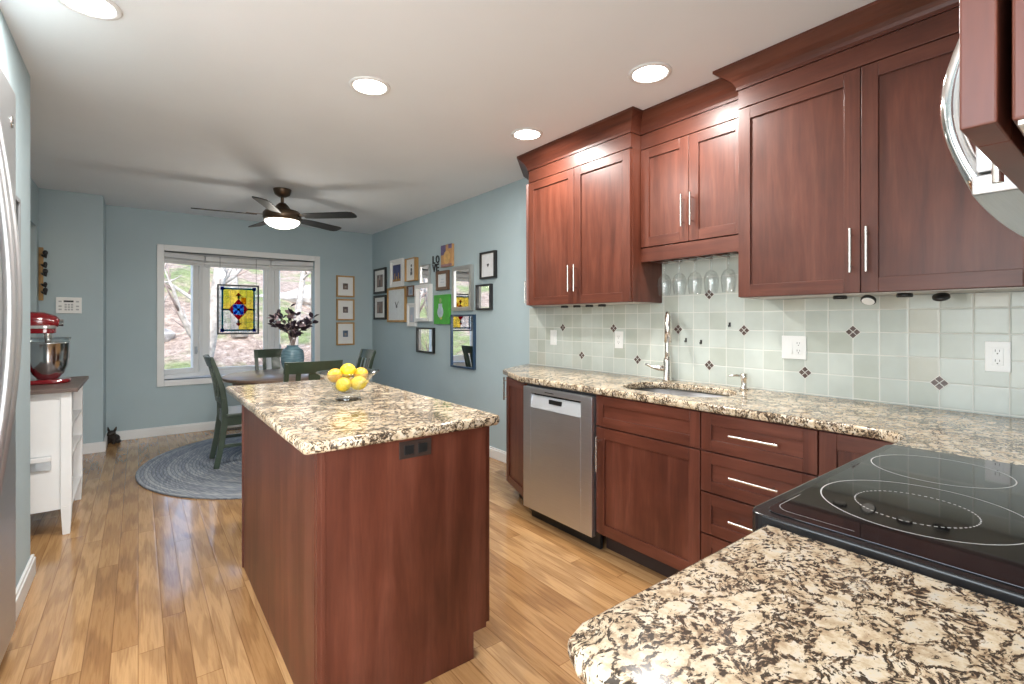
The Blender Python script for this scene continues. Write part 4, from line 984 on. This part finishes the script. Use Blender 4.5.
picture('picture_frame', 'white framed night photo of lit towers in deep blue', 'picture', 6.04, 5.66, 2.068, 1.716, M['white'], .03, .03, art=blobs('night', (.035, .045, .16), tow, .2, .8, .2, .8), group=GP)
ink = [((.03, .03, .03), el(.5, .72, .09, .08)), ((.03, .03, .03), el(.5, .5, .12, .10)), ((.05, .05, .05), el(.42, .3, .07, .12)), ((.05, .05, .05), el(.58, .3, .07, .12))]
picture('picture_frame', 'narrow wood framed print with black ink marks, right of the tower photo', 'picture', 5.54, 5.27, 2.035, 1.76, M['goldwood'], .008, .055, art=blobs('inkprint', (.78, .78, .76), ink, .2, .85, .1, .9), group=GP)
bird = [((.09, .09, .11), [(.5, .38), (.40, .62), (.47, .56), (.52, .46)]), ((.14, .14, .15), [(.5, .38), (.52, .46), (.60, .60), (.64, .62)]), ((.12, .12, .13), el(.51, .44, .05, .05))]
picture('picture_frame', 'gold framed feather print, largest frame beside the townhouse pair', 'picture', 6.13, 5.58, 1.71, 1.265, M['goldwood'], .026, .03, art=blobs('feather', (.74, .78, .80), bird, .06, .94, .08, .92), group=GP)
picture('wall_mirror', 'small silver framed mirror left of the word sign', 'mirror', 5.19, 4.965, 1.925, 1.705, M['silver'], .014, .03, 'mirror', group=GP)
picture('picture_frame', 'tiny walnut framed picture right of the feather print', 'picture', 5.50, 5.31, 1.705, 1.575, M['walnut'], .014, .05, art=blobs('mini', (.40, .45, .52), [((.2, .28, .4), sq(.2, .6, .2, .7))], .1, .9, .1, .9), group=GP)
picture('wall_mirror', 'tall white framed mirror with brown sides left of the green canvas', 'mirror', 5.28, 4.92, 1.70, 1.275, M['white'], .035, .05, 'mirror', group=GP)
picture('picture_frame', 'small white framed print below the tiny walnut frame', 'picture', 5.53, 5.30, 1.495, 1.215, M['white'], .022, .03, art=blobs('pale', (.45, .50, .58), [((.6, .55, .6), sq(.2, .7, .1, .5))], .25, .75, .18, .82), group=GP)
picture('picture_frame', 'small wood framed picture with white mat below the orange canvas', 'picture', 4.80, 4.54, 1.825, 1.615, M['walnut'], .035, .03, art=blobs('script', (.72, .75, .78), [((.55, .6, .66), sq(.2, .8, .3, .4)), ((.55, .6, .66), sq(.3, .7, .55, .65))], .2, .8, .2, .8), group=GP)
picture('wall_mirror', 'large silver framed mirror in the middle of the picture wall', 'mirror', 4.44, 4.07, 1.84, 1.385, M['silver'], .04, .035, 'mirror', group=GP)
picture('wall_mirror', 'black framed mirror hung lowest, below the tall white mirror', 'mirror', 5.28, 4.86, 1.205, .915, M['black'], .02, .03, 'mirror', group=GP)
picture('wall_mirror', 'tall navy framed mirror below the large silver mirror', 'mirror', 4.48, 4.03, 1.345, .80, M['bluewood'], .018, .03, 'mirror', group=GP)
picture('picture_frame', 'black framed print with tiny heart at the right end of the wall', 'picture', 3.92, 3.67, 1.935, 1.68, M['black'], .018, .035, art=blobs('heart', (.74, .76, .78), [((.05, .05, .06), [(.5, .40), (.40, .52), (.44, .58), (.5, .54), (.56, .58), (.60, .52)])], .12, .88, .12, .88), group=GP)
picture('wall_mirror', 'black framed mirror below the tiny heart print', 'mirror', 3.99, 3.74, 1.63, 1.385, M['blackmetal'], .018, .035, 'mirror', group=GP)
def canvas(label, y1, y0, z1, z0, col, spots, nm):
    w, h = y1-y0, z1-z0; t = thing('canvas_painting', label, 'picture', (XW-.001, y1, z0), -PI/2, GP)
    MB().box(0, w, -.03, 0, 0, h, plain(nm+'_canvas', col, .6, var=.12, nscale=14)).build('canvas', t, .002)
    b = MB()
    for i, (c, pl) in enumerate(spots): b.hexa([(w*px, -.0312-.0003*i, h*pz) for px, pz in pl], [(w*px, -.0299, h*pz) for px, pz in pl], plain(nm+'_paint', c, .6, var=.2, nscale=20))
    b.build('painted_shapes', t)
canvas('small unframed orange and purple canvas, topmost on the picture wall', 4.68, 4.45, 2.095, 1.86, (.50, .28, .12), [((.14, .11, .22), sq(0, .45, .55, 1)), ((.14, .11, .22), sq(.7, 1, .8, 1)), ((.62, .38, .14), el(.55, .42, .3, .3)), ((.28, .16, .16), sq(0, 1, 0, .12))], 'orange_canvas')
canvas('bright green canvas with a white jug, below the small wood frame', 4.84, 4.51, 1.565, 1.245, (.07, .38, .05), [((.45, .55, .60), el(.45, .42, .2, .2)), ((.45, .55, .60), sq(.33, .57, .55, .70)), ((.25, .40, .15), el(.45, .80, .08, .09)), ((.55, .55, .12), el(.5, .2, .07, .04))], 'green_canvas')
# word sign
t = thing('word_sign', 'black stacked letter sign reading love between mirror and orange canvas', 'sign', (XW-.006, 4.925, 1.83), -PI/2)
def letter(ch, x, z, w_, h_, rot=0):
    cu = bpy.data.curves.new('letter', 'FONT'); cu.body = ch; cu.extrude = .004; cu.size = 1; cu.offset = .02
    tmp = bpy.data.objects.new('tmp_letter', cu); COL.objects.link(tmp); dg = bpy.context.evaluated_depsgraph_get(); dg.update()
    me = bpy.data.meshes.new_from_object(tmp.evaluated_get(dg)); bpy.data.objects.remove(tmp); bpy.data.curves.remove(cu)
    xs = [v.co.x for v in me.vertices]; ys = [v.co.y for v in me.vertices]; x0, x1, y0, y1 = min(xs), max(xs), min(ys), max(ys)
    for v in me.vertices:
        px = ((v.co.x-x0)/(x1-x0)-.5)*w_; pz = ((v.co.y-y0)/(y1-y0)-.5)*h_
        v.co = (x+px*math.cos(rot)-pz*math.sin(rot), -v.co.z, z+px*math.sin(rot)+pz*math.cos(rot))
    me.materials.clear(); me.materials.append(M['black']); o = bpy.data.objects.new('letter', me); COL.objects.link(o); o.parent = t
letter('L', .04, .135, .06, .088); letter('O', .125, .135, .075, .088, .35); letter('V', .045, .042, .08, .088); letter('E', .125, .042, .06, .088)
# three small frames on the back wall
GB = 'small wood frames beside the bay window'
for lab, z1, z0, nm, c in (('small wood framed picture beside the bay window, top of three', 1.90, 1.607, 'tiny_brown', (.14, .10, .08)), ('small wood framed picture beside the bay window, middle of three', 1.58, 1.288, 'tiny_grey', (.12, .10, .10)), ('small wood framed picture beside the bay window, bottom of three', 1.262, .95, 'tiny_blue', (.10, .15, .22))):
    picture('picture_frame', lab, 'picture', 2.378, 2.132, z1, z0, M['goldwood'], .02, .025, art=blobs(nm, c, [((.3, .25, .22), sq(.3, .7, .2, .6))], .36, .64, .36, .64), wall='b', group=GB)

# ------------------------------------------------------------------ left side
# refrigerator
t = thing('refrigerator', 'tall stainless refrigerator with bowed handles at the left picture edge', 'refrigerator', (-.385, 2.745, 0), PI/2)
# local x -> world +y, local y -> world -x ; shifted so that local x runs from -0.96 to 0
MB().box(-.96, -.003, .06, .74, .012, 2.19, M['steel']).build('body', t, .004)
for xa, xb, hx in ((-.96, -.484, -.535), (-.478, -.003, -.44)):
    d = MB().box(xa, xb, .0, .055, .06, 2.185, M['steel']).build('door', t, .012, 3)
    MB().tube([(hx, -.060*math.sin(PI*k/16) if 0 < k < 16 else .004, .64+1.36*k/16) for k in range(17)], .0165, M['handlesteel'], 14).build('handle', d)
MB().lathe([(0, 0), (.022, 0), (.022, .003), (0, .004)], M['chrome'], seg=20).build('badge', t)
bo = [c for c in t.children if c.name.startswith('badge')][-1]; bo.location = (-.10, -.0005, 2.04); bo.rotation_euler = (PI/2, 0, 0)
# grey framed board on the left wall
M['greyframe'] = plain('dark_grey_frame', (.22, .23, .24), .4)
t = thing('wall_board', 'grey framed black board on the wall beyond the refrigerator', 'board', (LX+.001, 2.84, 1.56), PI/2)
MB().box(0, .02, -.022, 0, 0, .25, M['greyframe']).box(.14, .16, -.022, 0, 0, .25, M['greyframe']).box(.02, .14, -.022, 0, 0, .02, M['greyframe']).box(.02, .14, -.022, 0, .23, .25, M['greyframe']).build('frame', t, .002)
MB().box(.018, .142, -.016, -.002, .018, .232, M['black']).build('panel', t)
# cart with shelves
CX0, CX1, CY0, CY1 = -.725, -.318, 3.945, 4.70
t = thing('storage_cart', 'white wooden cart with brown top and open side shelves under the mixer', 'cart', (CX0, CY0, 0)); w, dp = CX1-CX0, CY1-CY0
MB().box(0-.0, w+.03, -.03, dp+.035, .855, .878, M['cartop']).build('cart_top', t, .003)
for x in (0, w-.05):
    for y in (0, dp-.05):
        MB().hexa([(x+.008, y+.008, 0), (x+.042, y+.008, 0), (x+.042, y+.042, 0), (x+.008, y+.042, 0)], [(x, y, .17), (x+.05, y, .17), (x+.05, y+.05, .17), (x, y+.05, .17)], M['white']).box(x, x+.05, y, y+.05, .17, .853, M['white']).build('leg', t, .002)
MB().box(.05, w-.05, .010, .028, .155, .853, M['white']).build('front_panel', t, .002)
MB().box(.05, w-.05, dp-.028, dp-.010, .155, .853, M['white']).build('rear_panel', t, .002)
MB().box(.008, .02, .05, dp-.05, .155, .853, M['white']).build('wall_side_panel', t)
for z in (.15, .45, .63): MB().box(.02, w-.004, .03, dp-.03, z, z+.018, M['white']).build('shelf', t, .001)
bh = MB().box(.10, w-.09, -.022, -.004, .455, .480, M['white']).box(.10, w-.09, -.004, .010, .40, .485, M['steel']).build('pull_handle', t, .003)
# stand mixer
MX, MY = -.463, 4.33
t = thing('stand_mixer', 'glossy red stand mixer with steel bowl on the white cart', 'mixer', (MX, MY, .8785))
MB().prism(rrect(-.235, .112, -.095, .095, .08), .0, .028, M['red']).build('base', t, .010, 3)
MB().lathe([(0, .030), (.052, .030), (.058, .038), (.076, .062), (.096, .11), (.104, .165), (.107, .25), (.111, .256), (.111, .264), (.104, .264), (.101, .165), (.092, .115), (.07, .068), (0, .05)], M['bowlsteel'], seg=40).build('bowl', t)
MB().tube([(-.165, 0, .02), (-.165, 0, .16), (-.15, 0, .35)], [.062, .045, .05], M['red'], 20).build('pedestal', t)
MB().tube([(-.225, 0, .395), (-.20, 0, .396), (-.10, 0, .40), (-.02, 0, .398), (.035, 0, .392), (.055, 0, .390)], [.02, .055, .062, .060, .044, .024], M['red'], 24).build('motor_head', t)
MB().prism(rrect(-.19, .045, -.064, .064, .058), .353, .372, M['silver']).build('trim_band', t, .002)
MB().prism(rrect(-.19, .040, -.060, .060, .055), .322, .353, M['red']).build('head_underside', t, .006)
MB().cyl((.05, 0, .390), (.075, 0, .390), .023, M['chrome'], seg=20).build('hub_cap', t)
MB().cyl((0, 0, .325), (0, 0, .26), .022, M['nickel'], r2=.014, seg=16).build('beater_shaft', t)
MB().tube([(.0, .0, .27), (.04, 0, .19), (.035, 0, .11), (0, 0, .075), (-.035, 0, .11), (-.04, 0, .19), (0, 0, .27)], .004, M['nickel'], 8).build('beater', t)
MB().lathe([(.104, .266), (.109, .275), (.113, .295), (.112, .296), (.106, .278)], M['bowlglass'], seg=36).build('pouring_shield', t)
# alarm keypad
t = thing('alarm_keypad', 'white alarm keypad on the teal wall corner above the cart', 'keypad', (-.612, 6.234, 1.352))
MB().box(0, .183, -.025, 0, 0, .152, M['whiteplastic']).build('case', t, .005)
MB().box(.055, .125, -.0265, -.024, .105, .122, M['black']).build('display', t)
M['btn'] = plain('grey_button', (.45, .46, .46), .5)
for r in range(3):
    for c in range(3): MB().box(.062+.022*c, .078+.022*c, -.028, -.024, .028+.023*r, .044+.023*r, M['btn']).build('button', t, .001)
for x in (.02, .142):
    for z in (.03, .06, .105): MB().box(x, x+.022, -.028, -.024, z, z+.014, M['btn']).build('button', t, .001)
# hook rack
t = thing('hook_rack', 'narrow wood wall rack with black hooks beside the hall opening', 'rack', (-.729, 6.234, 1.47))
MB().box(0, .032, -.02, 0, 0, .49, M['goldwood']).build('backboard', t, .003)
for z, s_ in ((.06, 1), (.13, .7), (.23, 1.1), (.31, .8), (.40, 1.1)):
    b = MB().tube([(.022, -.02, z+.02), (.034, -.05, z+.01), (.05, -.06, z-.005), (.052, -.055, z+.03*s_)], [.008, .010, .012, .014], M['blackmetal'], 10); b.ell((.050, -.055, z+.035*s_), (.018*s_, .018, .022*s_), M['blackmetal'], 10, 8); b.build('hook', t)
# dog statue
t = thing('dog_statue', 'small dark seated dog figurine on the floor by the wall corner', 'figurine', (-.205, 6.60, 0), -.45)
t.scale = (.82, .82, .82)
D = plain('dark_bronze_figure', (.03, .022, .018), .45)
b = MB(); b.ell((0, .02, .055), (.055, .07, .055), D); b.ell((0, -.025, .085), (.05, .042, .06), D); b.ell((0, -.045, .135), (.045, .042, .038), D); b.ell((0, -.085, .125), (.028, .022, .02), D)
for s_ in (-1, 1): b.tube([(s_*.03, -.045, .08), (s_*.034, -.06, .03), (s_*.036, -.075, .008)], [.017, .015, .018], D, 10); b.ell((s_*.055, .0, .022), (.022, .05, .022), D)
b.build('body', t)
for s_ in (-1, 1): MB().tube([(s_*.025, -.04, .155), (s_*.04, -.035, .185), (s_*.048, -.03, .215)], [.016, .015, .004], D, 10, flat=.6).build('ear', t)
# floor register
t = thing('floor_register', 'small dark floor vent by the back baseboard behind the left chair', 'vent', (.95, 6.60, .0005))
MB().box(-.15, .15, -.05, .05, 0, .004, M['bronze']).build('plate', t, .001)
b = MB()
for k in range(9): b.box(-.125+.029*k, -.108+.029*k, -.036, .036, .0042, .006, M['black'])
b.build('louver', t)
